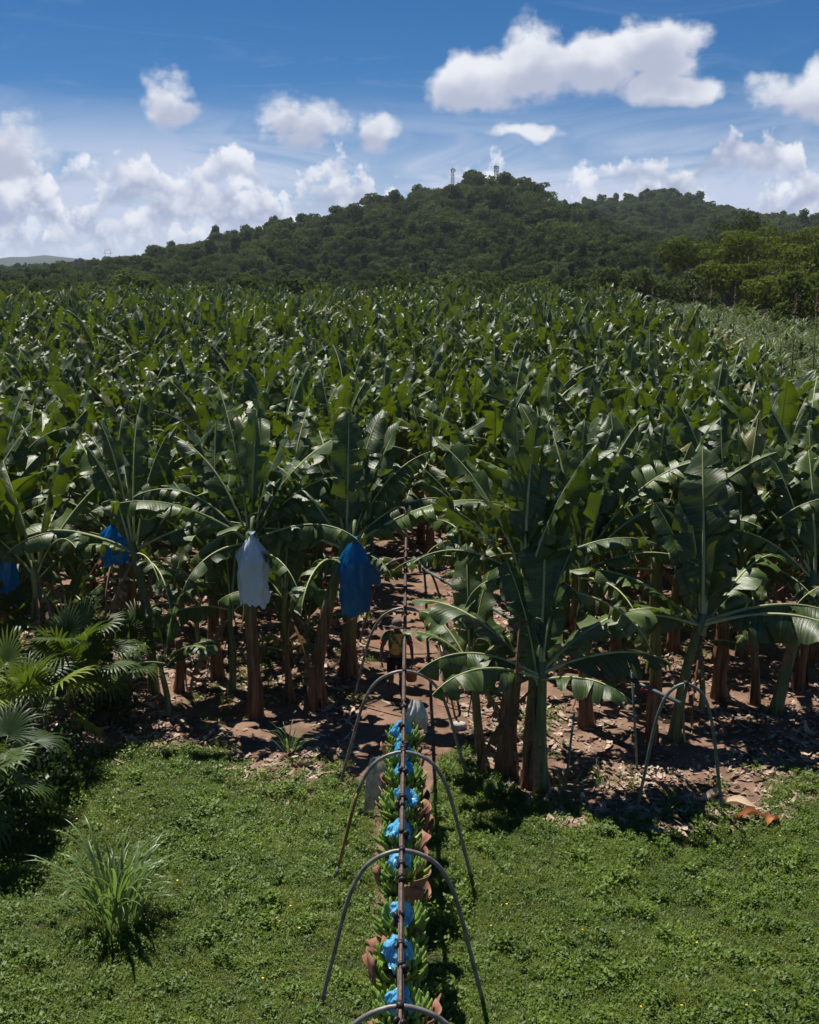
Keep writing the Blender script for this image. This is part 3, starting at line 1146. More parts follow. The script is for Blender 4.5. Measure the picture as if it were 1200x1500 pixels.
FURL = [furl_mb(i).mesh('furled_leaf', [M_BLADE]) for i in range(2)]
HANG = []
for s in range(4):
    mb = leaf_mb(1.7, 0.20, -35, -88, -72, 0.9, 50 + s, 14, 0.3)
    HANG.append(mb.mesh('dead_leaf', [M_DRYLEAF, M_DRYLEAF]))


def trunk_mb(H, r0, r1, lean, seed, ragged=True):
    r = random.Random(seed)
    mb = MB()
    pts, rad = [], []
    ph = r.uniform(0, 6.28)
    for i in range(9):
        t = i / 8
        pts.append((lean[0] * t ** 1.3 + 0.03 * math.sin(ph + t * 5), lean[1] * t ** 1.3 + 0.03 * math.cos(ph + t * 4), -0.12 + (H + 0.12) * t))
        rad.append((r0 * (1 + 0.35 * max(0, 1 - t * 7)) * (1 - t) + r1 * t) * r.uniform(0.95, 1.05))
    mb.tube(pts, rad, 11, 0)
    if ragged:      # peeling sheaths
        for k in range(r.randint(5, 9)):
            t = r.uniform(0.08, 0.75)
            a = r.uniform(0, 6.28)
            i = int(t * 8)
            c = Vector(pts[i]).lerp(Vector(pts[i + 1]), t * 8 - i)
            rr = rad[i] * 1.04
            ln, wd = r.uniform(0.3, 0.8), r.uniform(0.3, 0.6)
            out = r.uniform(0.02, 0.09)
            vs, fs = [], []
            for j in range(4):
                q = j / 3
                for s_ in (-1, 0, 1):
                    aa = a + s_ * wd * (1 - 0.5 * q)
                    R_ = rr + out * q * q + 0.006
                    vs.append(c + Vector((math.cos(aa) * R_, math.sin(aa) * R_, -ln * q)))
            for j in range(3):
                for s_ in range(2):
                    b = j * 3 + s_
                    fs.append((b, b + 1, b + 4, b + 3))
            mb.add(vs, fs, 0)
    return mb


TRUNKS = []
for i in range(6):
    rr = random.Random(600 + i)
    H = rr.uniform(2.9, 3.5); ln = (rr.uniform(-.3, .3), rr.uniform(-.3, .3))
    TRUNKS.append((trunk_mb(H, rr.uniform(.13, .165), rr.uniform(.075, .095), ln, 600 + i).mesh('trunk', M_TRUNK), H, ln))


def leaf_choice(r, i, n):
    t = i / max(1, n - 1)
    if t < 0.10: return 'up'
    if t < 0.38: return r.choice(['steep', 'steep', 'up', 'rise'])
    if t < 0.66: return r.choice(['rise', 'steep', 'rise', 'arch'])
    if t < 0.82: return r.choice(['arch', 'rise', 'flat'])
    return r.choice(['flat', 'droop', 'droop', 'arch'])


def place_leaf(root, kind, top, az, scl, r, tilt=0.0, mesh=None):
    me = mesh or r.choice(LEAVES[kind])
    o = link(me.name.split('.')[0], me, root)
    o.location = top
    o.rotation_euler = (tilt, r.uniform(-0.08, 0.08), az)
    o.scale = (scl, scl * r.uniform(0.9, 1.12) * r.choice([-1, 1]), scl)
    return o


def banana_plant(loc, seed, hs=1.0, ls=1.0, label='', group=None, nleaf=None, lean=None):
    r = random.Random(seed)
    root = empty('banana_plant', loc, r.uniform(0, 6.28))
    tm, H, ln = r.choice(TRUNKS)
    t = link('trunk', tm, root)
    t.scale = (hs ** 0.5, hs ** 0.5, hs)
    top = Vector((ln[0] * hs ** 0.5, ln[1] * hs ** 0.5, H * hs))
    n = nleaf or r.randint(10, 14)
    a = r.uniform(0, 6.28)
    for i in range(n):
        a += 2.4 + r.uniform(-0.35, 0.35)
        k = leaf_choice(r, i, n)
        z = -0.05 - 0.40 * i / n
        place_leaf(root, k, top + Vector((math.cos(a) * 0.05, math.sin(a) * 0.05, z)), a, ls * r.uniform(0.85, 1.1) * (0.85 if i == 0 else 1), r)
    furled = r.random() < 0.35
    if furled:
        place_leaf(root, None, top + Vector((0, 0, -0.1)), 0, ls, r, 0.05, r.choice(FURL))
    nd = r.randint(1, 3)
    height = 'low' if hs < 0.84 else 'tall' if hs > 1.0 else 'middling'
    label = '%s banana plant with %s dry hanging %s%s in plantation rows' % (height, ('one', 'two', 'three')[nd - 1], 'leaf' if nd == 1 else 'leaves', ' and furled new leaf' if furled else '')
    for k in range(nd):
        aa = r.uniform(0, 6.28)
        place_leaf(root, None, top + Vector((math.cos(aa) * 0.07, math.sin(aa) * 0.07, -0.5)), aa, ls * 0.9, r, 0, r.choice(HANG))
    return tag(root, label, 'banana plant', group)


PLANT_XY = []      # plan positions already taken


def hero(base_px, crown_px, leaves, label, r0=0.14, r1=0.085, seed=0, tmat=None, scale=1.0, dead=1, name='banana_plant', trunk_only=None, furl=False):
    """a front plant: foot and crown read from the photograph, crown standing above the foot"""
    r = random.Random(seed)
    b = G(*base_px)
    b.z = ground_z(b.x, b.y)
    H = Hat(b.y, crown_px[1])
    depth = b.y * math.cos(R(PITCH)) + (CAM_H - H) * math.sin(R(PITCH))
    xt = (crown_px[0] - 600) / FPX * depth
    root = empty(name, b)
    PLANT_XY.append((b.x, b.y))
    lean = (xt - b.x, 0.0)
    trunk_mb(H, r0, r1, lean, seed).build('trunk', tmat or M_TRUNK, root)
    top = Vector((lean[0], 0, H))
    leaves = list(leaves)
    if H > 3.0 and leaves:
        for k in range(5):
            leaves.append((r.uniform(-20, 200) if k < 4 else r.uniform(200, 340), r.choice(['steep', 'rise', 'steep', 'up']) if k < 4 else 'droop', r.uniform(0.8, 1.05)))
    elif leaves:
        for k in range(2):
            leaves.append((r.uniform(20, 160), r.choice(['youngup', 'youngarch']), r.uniform(0.8, 1.2)))
    nl = len(leaves)
    for i, (az, kind, s) in enumerate(leaves):
        a = R(az)
        place_leaf(root, kind, top + Vector((math.cos(a) * r1 * 0.6, math.sin(a) * r1 * 0.6, -0.05 - 0.4 * i / max(1, nl))), a, s * scale, r)
    if furl:
        place_leaf(root, None, top + Vector((0, 0, -0.1)), 0, scale, r, 0.05, FURL[seed % 2])
    for k in range(dead):
        aa = r.uniform(3.4, 6.0)
        place_leaf(root, None, top + Vector((math.cos(aa) * 0.08, math.sin(aa) * 0.08, -0.4)), aa, 0.9, r, 0, r.choice(HANG))
    tag(root, label, 'banana plant')
    return root, top


# azimuth 0 = towards the right-hand side of the field, 90 = away along the path, 270 = towards the lawn
P4, P4top = hero((372, 1046), (366, 772), [(80, 'up', 1.0), (120, 'steep', 1.05), (40, 'rise', 1.05), (150, 'rise', 1.0), (195, 'flat', 1.05), (345, 'flat', 0.95), (20, 'arch', 1.1), (235, 'droop', 0.8), (175, 'arch', 1.0)],
                 'banana plant at the lawn edge carrying the pale blue bunch bag', 0.15, 0.10, 1, dead=0)
P4b, _ = hero((340, 1012), (338, 878), [(70, 'youngup', 0.9), (180, 'youngarch', 1.0), (215, 'youngflat', 1.0), (20, 'youngarch', 0.8), (110, 'youngup', 0.8)],
              'young green banana sucker growing beside the pale blue bag plant', 0.08, 0.05, 2, M_GTRUNK)
P5, _ = hero((424, 1030), (416, 862), [(60, 'youngup', 0.8), (350, 'youngflat', 0.9), (200, 'youngflat', 0.8), (140, 'youngarch', 0.7)],
             'slim young banana plant between the pale bag plant and the leaning plant', 0.075, 0.045, 3)
P6, P6top = hero((455, 1042), (508, 792), [(85, 'up', 1.0), (60, 'up', 1.1), (120, 'steep', 1.0), (8, 'arch', 1.12), (352, 'flat', 1.25), (185, 'flat', 1.15), (160, 'rise', 1.0), (30, 'rise', 1.0), (320, 'droop', 0.5)],
                 'leaning banana plant by the path carrying a torn deep blue bunch bag', 0.16, 0.09, 4, dead=0)
P7, _ = hero((512, 990), (516, 800), [(90, 'steep', 1.0), (30, 'rise', 1.0), (150, 'arch', 1.0), (200, 'rise', 1.0), (270, 'up', 0.8)],
             'thick brown banana plant standing behind the leaning plant at the path', 0.18, 0.11, 5, dead=0)
P2, P2top = hero((228, 1016), (196, 795), [(95, 'up', 1.0), (60, 'steep', 1.0), (130, 'steep', 1.0), (5, 'flat', 1.15), (178, 'flat', 1.1), (200, 'flat', 1.0), (300, 'droop', 0.7), (30, 'arch', 1.0)],
                 'green-stemmed banana plant growing above the fan palms', 0.11, 0.08, 6, M_GTRUNK)
P3, _ = hero((318, 992), (312, 800), [(90, 'up', 1.0), (140, 'rise', 1.0), (40, 'rise', 1.0), (190, 'arch', 1.0), (0, 'arch', 0.9), (260, 'youngarch', 0.9)],
             'brown-stemmed banana plant behind the cut stump', 0.14, 0.09, 7, dead=1)
P1, P1top = hero((182, 948), (170, 770), [(90, 'up', 1.0), (40, 'rise', 1.0), (130, 'rise', 1.0), (190, 'arch', 1.0), (350, 'arch', 1.0), (230, 'flat', 0.8)],
                 'banana plant behind the fan palms carrying a blue bunch bag', 0.15, 0.1, 8)
P8, _ = hero((709, 1118), (688, 955), [(95, 'youngup', 0.9), (170, 'youngarch', 0.62), (205, 'youngflat', 0.55), (130, 'youngarch', 0.8), (20, 'youngarch', 0.8), (330, 'youngflat', 0.6)],
             'young banana plant on the mossy path edge with leaves over the path', 0.10, 0.055, 9)
P9, P9top = hero((742, 1132), (768, 822), [(100, 'up', 1.05), (75, 'up', 1.1), (60, 'up', 1.0), (15, 'steep', 1.0), (150, 'steep', 1.0), (178, 'flat', 0.8), (5, 'flat', 0.85), (210, 'droop', 0.5), (330, 'droop', 0.45)],
                 'tall banana plant with a thick peeling brown stem beside the moss', 0.19, 0.10, 10, dead=1)
P10, P10top = hero((795, 1156), (792, 968), [(78, 'youngup', 1.15), (40, 'youngup', 0.9), (25, 'youngarch', 1.2), (2, 'youngflat', 1.25), (180, 'youngflat', 1.15), (205, 'youngflat', 1.0), (318, 'youngflat', 0.95), (150, 'youngarch', 1.2)],
                   'young banana plant with one broad upright leaf next to the peeling stem', 0.13, 0.07, 11, M_GTRUNK, 1.1)
P9b, _ = hero((776, 1150), (782, 985), [], 'cut brown banana stem standing against the young upright-leaved plant', 0.13, 0.11, 12)
P11, P11top = hero((984, 1086), (1030, 902), [(90, 'youngup', 1.3), (60, 'youngup', 1.1), (2, 'youngflat', 1.4), (340, 'youngflat', 1.35), (185, 'youngflat', 1.1), (170, 'youngarch', 1.2), (40, 'youngarch', 1.2), (140, 'youngup', 1.0)],
                   'leaning young banana plant behind the lone pipe hoop', 0.12, 0.075, 13, M_GTRUNK, 1.1)
P13, _ = hero((1134, 1045), (1196, 838), [(90, 'up', 1.0), (150, 'rise', 1.1), (175, 'arch', 1.0), (40, 'rise', 1.0), (10, 'arch', 1.0), (120, 'steep', 1.0)],
              'yellowish banana plant leaning over litter beyond the lone pipe hoop', 0.13, 0.09, 14, M_GTRUNK)
P14, _ = hero((1108, 1030), (1085, 800), [(90, 'up', 1.0), (60, 'up', 1.0), (150, 'steep', 1.0), (180, 'arch', 1.0), (15, 'arch', 1.0), (30, 'rise', 1.0)],
              'dark slender banana plant beside the leaning yellowish plant', 0.10, 0.07, 15)
P15, _ = hero((905, 1010), (900, 790), [(90, 'up', 1.0), (30, 'rise', 1.15), (20, 'rise', 1.1), (150, 'rise', 1.0), (185, 'arch', 1.0), (10, 'flat', 1.0), (60, 'steep', 1.0)],
              'banana plant with long rising leaves between the young plants', 0.13, 0.09, 16)

P16, _ = hero((860, 1062), (850, 815), [(85, 'up', 1.1), (50, 'up', 1.05), (110, 'steep', 1.1), (20, 'rise', 1.15), (30, 'steep', 1.1), (165, 'rise', 1.0), (5, 'arch', 1.1), (185, 'arch', 1.0), (340, 'flat', 0.8)],
              'tall dark banana plant between the young upright-leaved plant and the rising-leaved plant', 0.14, 0.09, 17)
P17, _ = hero((958, 1040), (962, 800), [(80, 'up', 1.05), (110, 'up', 1.0), (40, 'steep', 1.1), (15, 'rise', 1.1), (160, 'rise', 1.1), (175, 'arch', 1.0), (350, 'arch', 0.9)],
              'tall banana plant rising directly behind the squared-off stump', 0.14, 0.09, 18)
P18, _ = hero((1055, 1020), (1062, 790), [(90, 'up', 1.0), (60, 'steep', 1.1), (130, 'steep', 1.1), (10, 'rise', 1.1), (170, 'rise', 1.1), (200, 'arch', 0.9), (345, 'arch', 1.0)],
              'tall banana plant behind the lone hoop next to the dark slender plant', 0.15, 0.09, 19)
# cut stumps
for (bx, by, ty, rr, lab) in [(263, 1012, 934, 0.10, 'grey-brown cut banana stump beside the green-stemmed plant'), (952, 1092, 1008, 0.12, 'squared-off brown banana stump next to the lone pipe hoop'),
                              (1172, 1010, 930, 0.11, 'short cut banana stump among litter beyond the yellowish plant')]:
    b = G(bx, by)
    mb = trunk_mb(Hat(b.y, ty), rr, rr * 0.8, (0.03, 0.0), bx)
    o = mb.build('banana_stump', M_TRUNK)
    o.location = (b.x, b.y, ground_z(b.x, b.y))
    tag(o, lab, 'stump')
    PLANT_XY.append((b.x, b.y))

# ---- the field
FIELD_FAR = 152.0


def field_right(y):
    return 12.3 + (y - 30) * 0.135 if y > 30 else 12.3 + (30 - y) * 0.2


cand = []
y = 22.3
row = 0
rr = np.random.default_rng(21)
while y < FIELD_FAR:
    st = 2.1
    x = -0.44 * y - 4 + rr.uniform(0, st)
    while x < field_right(y) - 0.8 + rr.uniform(-0.8, 0.8):
        X, Y = x + rr.uniform(-0.55, 0.55), y + rr.uniform(-0.6, 0.6)
        onpath = -1.35 < X < 1.5 and Y < 34.5
        if not onpath and not (Y < 23.0 and X < -5.0) and not (Y < 22.4 and 3.8 < X < 5.4) and all((X - a) ** 2 + (Y - b) ** 2 > 1.5 ** 2 for a, b in PLANT_XY):
            cand.append((X, Y))
        x += st * rr.uniform(0.85, 1.15)
    y += 1.95
    row += 1
cand = sorted(cand, key=lambda c: c[1])
inview = [c for c in cand if abs(c[0]) < 0.40 * c[1] + 1.5]
near = set(inview[:250])
for i, (X, Y) in enumerate(inview[:250]):
    r = random.Random(1000 + i)
    banana_plant((X, Y, ground_z(X, Y)), 1000 + i, r.uniform(0.72, 1.12), r.uniform(0.86, 1.12), '', 'banana plants of the plantation rows')


sk = 0
for k in range(400):
    r = random.Random(5000 + k)
    Y = r.uniform(22.5, 33); X = r.uniform(-0.38, 0.34) * Y
    if (-1.3 < X < 1.4) or any((X - a) ** 2 + (Y - b) ** 2 < 0.5 for a, b in cand[:300] + PLANT_XY): continue
    H = r.uniform(0.7, 1.7)
    root = empty('banana_sucker', (X, Y, ground_z(X, Y)))
    trunk_mb(H, 0.07, 0.045, (r.uniform(-.15, .15), 0), 5000 + k, False).build('trunk', M_GTRUNK, root)
    a = r.uniform(0, 6.28)
    for i in range(r.randint(4, 6)):
        a += 2.4
        place_leaf(root, ('youngup', 'youngup', 'youngarch', 'youngflat', 'youngflat', 'youngarch')[i], Vector((0, 0, H - 0.05 * i)), a, r.uniform(0.45, 0.75), r)
    tag(root, 'young banana sucker sprouting on the earth among the plantation stems', 'banana sucker', 'young suckers among the stems')
    PLANT_XY.append((X, Y))
    sk += 1
    if sk >= 34: break


def merged_plant(seed):
    """a whole far plant as one mesh"""
    r = random.Random(seed)
    mb = MB()
    H = r.uniform(2.9, 3.6)
    mb.tube([(0, 0, -0.1), (0.05, 0, H * 0.5), (0, 0.05, H)], [0.16, 0.13, 0.09], 6, 2)
    n = r.randint(10, 13)
    a = r.uniform(0, 6.28)
    for i in range(n):
        a += 2.4 + r.uniform(-0.35, 0.35)
        k = leaf_choice(r, i, n)
        p0, p1, fos, te, ln = KINDS[k]
        fo = r.choice(fos)
        s = r.uniform(0.85, 1.1)
        lm = leaf_mb(ln * s, 0.30 * s, p0 + r.uniform(-5, 5), p1 + r.uniform(-14, 14), fo + r.uniform(-10, 10), te * r.uniform(.6, 1.4), seed * 50 + i, 12, 0.42, r.uniform(-1.1, 1.1), r.uniform(-.4, .4))
        ca, sa = math.cos(a), math.sin(a)
        mb.add([(ca * v[0] - sa * v[1], sa * v[0] + ca * v[1], v[2] + H - 0.4 * i / n) for v in lm.v], lm.f, lm.m, lm.uv)
    return mb.mesh('banana_form', [M_BLADE, M_RIB, M_TRUNK])


FAR_T = [merged_plant(900 + i) for i in range(14)]
rest = np.array([c for c in cand if c not in near])
n = len(rest)
s = rr.uniform(0.78, 1.12, n)
scatter('banana_field', np.stack([rest[:, 0], rest[:, 1], np.zeros(n)], 1), np.stack([np.zeros(n), np.zeros(n), rr.uniform(0, 6.28, n)], 1),
        np.stack([s, s, s * rr.uniform(0.9, 1.1, n)], 1), rr.integers(0, 14, n), FAR_T, 'mass of distant banana plants filling the plantation up to the forest', 'banana field')

# ------------------------------------------------------------------ cane at the field's side


def cane_mb(seed):
    r = random.Random(seed)
    mb = MB()
    for st in range(r.randint(1, 3)):
        bx, by = r.uniform(-0.7, 0.7), r.uniform(-0.7, 0.7)
        H = r.uniform(2.2, 3.6)
        mb.tube([(bx, by, 0), (bx * 1.15, by * 1.15, H)], [0.05, 0.035], 5, 0)
        for k in range(26):
            a = r.uniform(0, 6.28); ln = r.uniform(1.1, 1.7); e = R(r.uniform(30, 85)); w = r.uniform(0.04, 0.07)
            z0 = H - r.uniform(0, 0.55)
            d = Vector((math.cos(a), math.sin(a), 0)); sdv = Vector((-math.sin(a), math.cos(a), 0))
            vs, p = [], Vector((bx * 1.15, by * 1.15, z0))
            for q in range(6):
                t = q / 5
                ww = w * (1 - t ** 2.2) * (0.5 + min(0.5, t * 2))
                vs += [p - sdv * ww, p + Vector((0, 0, -ww * 0.5)), p + sdv * ww]
                ee = e - R(135) * t ** 1.4
                p = p + (d * math.cos(ee) + Vector((0, 0, 1)) * math.sin(ee)) * ln / 5
            fs = []
            for q in range(5):
                for c in range(2):
                    b = q * 3 + c
                    fs.append((b, b + 1, b + 4, b + 3))
            mb.add(vs, fs, 0)
    return mb


CANE = [cane_mb(40 + i).mesh('cane_clump', M_CANE) for i in range(6)]
cc = []
y = 33.0
while y < 160:
    x = field_right(y) + 0.4
    while x < 0.42 * y + 6 and x < field_right(y) + 60:
        cc.append((x + rnd.uniform(-.6, .6), y + rnd.uniform(-.6, .6)))
        x += 2.1
    y += 2.0
cview = [c for c in cc if abs(c[0]) < 0.37 * c[1] + 1]
for i, (X, Y) in enumerate(cview[:290]):
    o = link('cane_clump', rnd.choice(CANE))
    o.location = (X, Y, 0); o.rotation_euler = (0, 0, rnd.uniform(0, 6.28))
    s = rnd.uniform(0.85, 1.2); o.scale = (s, s, s)
    tag(o, 'clump of pale strap-leaved cane growing beside the banana field', 'cane', 'cane clumps beside the field')
cs = set(cview[:290])
rest = np.array([c for c in cc if c not in cs])
n = len(rest)
s = rr.uniform(0.85, 1.2, n)
scatter('cane_field', np.stack([rest[:, 0], rest[:, 1], np.zeros(n)], 1), np.stack([np.zeros(n), np.zeros(n), rr.uniform(0, 6.28, n)], 1),
        np.stack([s, s, s], 1), rr.integers(0, 6, n), CANE, 'mass of distant pale cane in front of the spreading trees', 'cane field')

# pinkish flower plumes above the cane
for i, (pxx, t_row, b_row, d, tilt) in enumerate([(1157, 432, 462, 62, 0.0), (1188, 424, 458, 62, -0.05), (1118, 453, 478, 62, -0.12), (1069, 420, 440, 90, 0.0), (1034, 415, 438, 95, 0.02),
                                                  (1062, 440, 458, 80, -0.6), (1010, 422, 436, 100, -0.1), (950, 418, 432, 120, 0.0), (905, 414, 428, 140, 0.05), (866, 412, 426, 170, 0.0)]):
    x = (pxx - 600) / FPX * d
    zt, zb = Hat(d, t_row), Hat(d, b_row)
    root = empty('flower_plume', (x, d, 0))
    mb = MB(); mb.tube([(0, 0, 0), (0.05, 0, zb * 0.6), (0, 0, zb)], [0.035, 0.03, 0.02], 5); mb.build('stem', M_CANE, root)
    mb = MB()
    r = random.Random(i)
    ln = zt - zb
    for k in range(70):
        t = r.random()
        a = r.uniform(0, 6.28)
        rad = ln * 0.09 * (1 - t) ** 0.7 + 0.02
        c = Vector((tilt * ln * t, 0, zb + ln * t * (1 - abs(tilt) * 0.4)))
        e = c + Vector((math.cos(a) * rad, math.sin(a) * rad, ln * 0.07))
        sd = Vector((-math.sin(a), math.cos(a), 0)) * ln * 0.02
        mb.add([c, e - sd, e + Vector((0, 0, ln * 0.06)), e + sd], [(0, 1, 2, 3)])
    mb.build('plume', M_PLUME, root)
    tag(root, 'pinkish tan feathery plume on a tall stem above the pale cane', 'plume', 'plumes above the cane')

# ------------------------------------------------------------------ overhead rail, hoops
RAIL_X = -0.09
RAIL_Z = 1.98


def build_rail():
    root = empty('overhead_rail', (RAIL_X, 8.6, 0))
    mb = MB()
    ys = np.linspace(0, 36, 30)
    for dx in (-0.018, 0.018):
        mb.tube([(dx + 0.004 * math.sin(v), v, RAIL_Z + 0.01 * math.sin(v * 0.9)) for v in ys], 0.016, 6)
    mb.tube([(0.004 * math.sin(v), v, RAIL_Z + 0.035 + 0.01 * math.sin(v * 0.9)) for v in ys], 0.02, 6)
    mb.build('track', M_RUST, root)
    for k in range(20):
        mb = MB()
        yy = 0.75 + k * 1.72 + 0.1 * math.sin(k * 3)
        mb.box((0, yy, RAIL_Z + 0.03), (0.085, 0.06, 0.085))
        mb.tube([(-0.07, yy, RAIL_Z), (0.07, yy, RAIL_Z)], 0.018, 6)
        mb.build('joint_clamp', M_DARKMETAL, root)
    tag(root, 'long rusty overhead rail running through the hoops above the path', 'rail')
    # branch line
    root = empty('branch_rail', (0.1, 27.6, 0))
    pts = [Vector((0.0, 0.2, RAIL_Z)), Vector((0.25, -1.0, RAIL_Z)), Vector((0.95, -2.6, RAIL_Z)), Vector((2.2, -5.6, RAIL_Z)), Vector((3.5, -8.2, RAIL_Z)), Vector((4.22, -9.55, RAIL_Z))]
    mb = MB(); mb.tube(pts, 0.034, 8); mb.build('pipe', M_GREENPIPE, root)
    for k in range(5):
        mb = MB(); c = pts[1].lerp(pts[3], k / 5)
        mb.tube([c + Vector((-0.03, 0.07, 0)), c + Vector((0.03, -0.07, 0))], 0.046, 8); mb.build('pipe_collar', M_DARKMETAL, root)
    mb = MB()
    for k in range(3):
        c = Vector((3.8 + 0.04 * k, -8.75 - 0.06 * k, RAIL_Z))
        mb.tube([c, c + Vector((-0.08, -0.05, -0.05)), c + Vector((0.06, -0.06, -0.07)), c + Vector((0.16, 0.0, -0.02 * k))], 0.012, 5)
    mb.build('cord', M_REDCLOTH, root)
    tag(root, 'grey branch pipe with red cord, curving off the rail to the lone hoop', 'rail')


build_rail()


def hoop(loc, rz, w, h, sh, mats, label, group=None, split=0.0, lean=0.0):
    root = empty('support_hoop', loc, rz)
    pts = []
    prof = [(1.0, 0.0), (0.90, 0.2), (0.80, 0.4), (0.70, 0.6), (0.57, 0.79), (0.36, 0.935), (0.0, 1.0)]
    ctl = [Vector((-a * w, 0, b * h)) for a, b in prof] + [Vector((a * w, 0, b * h)) for a, b in prof[-2::-1]]
    pts = []
    for i in range(len(ctl) - 1):
        p0, p1, p2, p3 = ctl[max(i - 1, 0)], ctl[i], ctl[i + 1], ctl[min(i + 2, len(ctl) - 1)]
        for t in (0, 0.25, 0.5, 0.75):
            pts.append(0.5 * ((2 * p1) + (p2 - p0) * t + (2 * p0 - 5 * p1 + 4 * p2 - p3) * t * t + (3 * p1 - p0 - 3 * p2 + p3) * t ** 3))
    pts.append(ctl[-1])
    pts[0].z = pts[-1].z = -0.15
    left, mid, right = pts[:15], pts[15:-14], pts[-14:]
    if split:   # painted left leg as its own length of pipe
        mb = MB(); mb.tube(left[3:], 0.027, 9); mb.build('painted_leg', mats[1], root)
        mb = MB(); mb.tube(left[:4], 0.026, 9); mb.build('foot', mats[0], root)
        mb = MB(); mb.tube([left[-1]] + mid + right, 0.0275, 9); mb.build('pipe', mats[0], root)
    else:
        mb = MB(); mb.tube(left + mid + right, 0.0275, 9); mb.build('pipe', mats[0], root)
    mb = MB()
    mb.tube([(-0.06, lean * h - 0.22, h - 0.12), (-0.01, lean * h, h + 0.03), (0.03, lean * h + 0.02, h + 0.03)], 0.014, 6)
    mb.box((0, lean * h, h + 0.005), (0.07, 0.075, 0.075))
    mb.build('hanger', M_DARKMETAL, root)
    return tag(root, label, 'hoop', group)


HOOPS = [(10.0, 'grey pipe hoop over the last bunch beside the lawn, with a red ribbon', (M_STEEL,), 0), (13.1, 'grey pipe hoop astride the hanging bunches on the open lawn', (M_STEEL,), 0),
         (16.05, 'pipe hoop with a mustard painted leg over the bunches', (M_STEEL, M_MUSTARD), 1), (19.5, 'grey pipe hoop at the dirt path entrance between sack and person', (M_STEEL, M_MUSTARD), 0),
         (23.2, 'brown-grey pipe hoop over the shaded path just behind the person', (M_STEEL,), 0), (27.3, 'shaded pipe hoop where the branch pipe leaves the rail', (M_RUST,), 0)]
for i, (yy, lab, mm, sp) in enumerate(HOOPS):
    hoop((RAIL_X, yy, ground_z(0, yy) * 0.5), rnd.uniform(-0.05, 0.05), (1.03, 1.0, 1.02, 1.12, 1.1, 1.1)[i], RAIL_Z + 0.085, 0.66, mm, lab, None, sp)
b = (G(930, 1190) + G(1062, 1207)) / 2
hoop((b.x, b.y, ground_z(b.x, b.y)), R(-6), 0.70, Hat(b.y, 1004) + 0.02, 0.70, (M_GREENPIPE,), 'lone green-grey pipe hoop standing on litter at the lawn edge')

def prop(px0, py0, px1, py1, rad, m, label, name='prop_pole'):
    a = G(px0, py0); H = Hat(a.y, py1)
    depth = a.y * math.cos(R(PITCH)) + (CAM_H - H) * math.sin(R(PITCH))
    x1 = (px1 - 600) / FPX * depth
    mb = MB()
    mb.tube([(0, 0, -0.1), ((x1 - a.x) * 0.5, 0.02, H * 0.5), (x1 - a.x, 0.03, H)], rad, 7)
    o = mb.build(name, m)
    o.location = (a.x, a.y, ground_z(a.x, a.y))
    return tag(o, label, 'pole')


prop(934, 1130, 926, 988, 0.022, M_GREENPIPE, 'thin grey prop pole just behind the lone pipe hoop')
prop(828, 1152, 842, 1040, 0.022, M_GREENPIPE, 'thin grey prop pole leaning by the young upright-leaved plant')
prop(668, 1050, 642, 940, 0.022, M_MUSTARD, 'brownish prop pole standing in a small block by the path')
prop(655, 1030, 660, 930, 0.02, M_GREENPIPE, 'grey prop pole crossing the brownish pole by the trough')
prop(500, 960, 520, 880, 0.022, M_GREENPIPE, 'grey prop pole under the torn deep blue bag')


def rope(a, b, label, m=M_ROPE, sag=0.08):
    a, b = Vector(a), Vector(b)
    mb = MB()
    mb.tube([a.lerp(b, t) - Vector((0, 0, sag * 4 * t * (1 - t))) for t in np.linspace(0, 1, 7)], 0.011, 5)
    return tag(mb.build('guy_rope', m), label, 'rope')


def at_d(px, py, d):
    h = Hat(d, py)
    depth = d * math.cos(R(PITCH)) + (CAM_H - h) * math.sin(R(PITCH))
    return Vector(((px - 600) / FPX * depth, d, h))


rope(at_d(1200, 822, 25), at_d(1040, 925, 22), 'pink guy rope stretched from the yellowish plant toward the leaning plant')
rope(at_d(1035, 960, 22.0), at_d(985, 985, 21.2), 'short pink rope tied low on the leaning young plant')
rope(at_d(705, 925, 20.2), at_d(648, 1022, 20.6), 'pink rope slanting down beside the path trough')
rope(at_d(640, 1032, 20.6), at_d(800, 1052, 19.6), 'pink rope slung low between the stems beside the moss')
rope(at_d(520, 905, 24), at_d(440, 930, 25), 'thin red rope between the stems under the torn blue bag')
rope(at_d(100, 800, 27), at_d(300, 820, 28), 'thin red rope strung behind the green-stemmed plant')

# ------------------------------------------------------------------ bunch bags


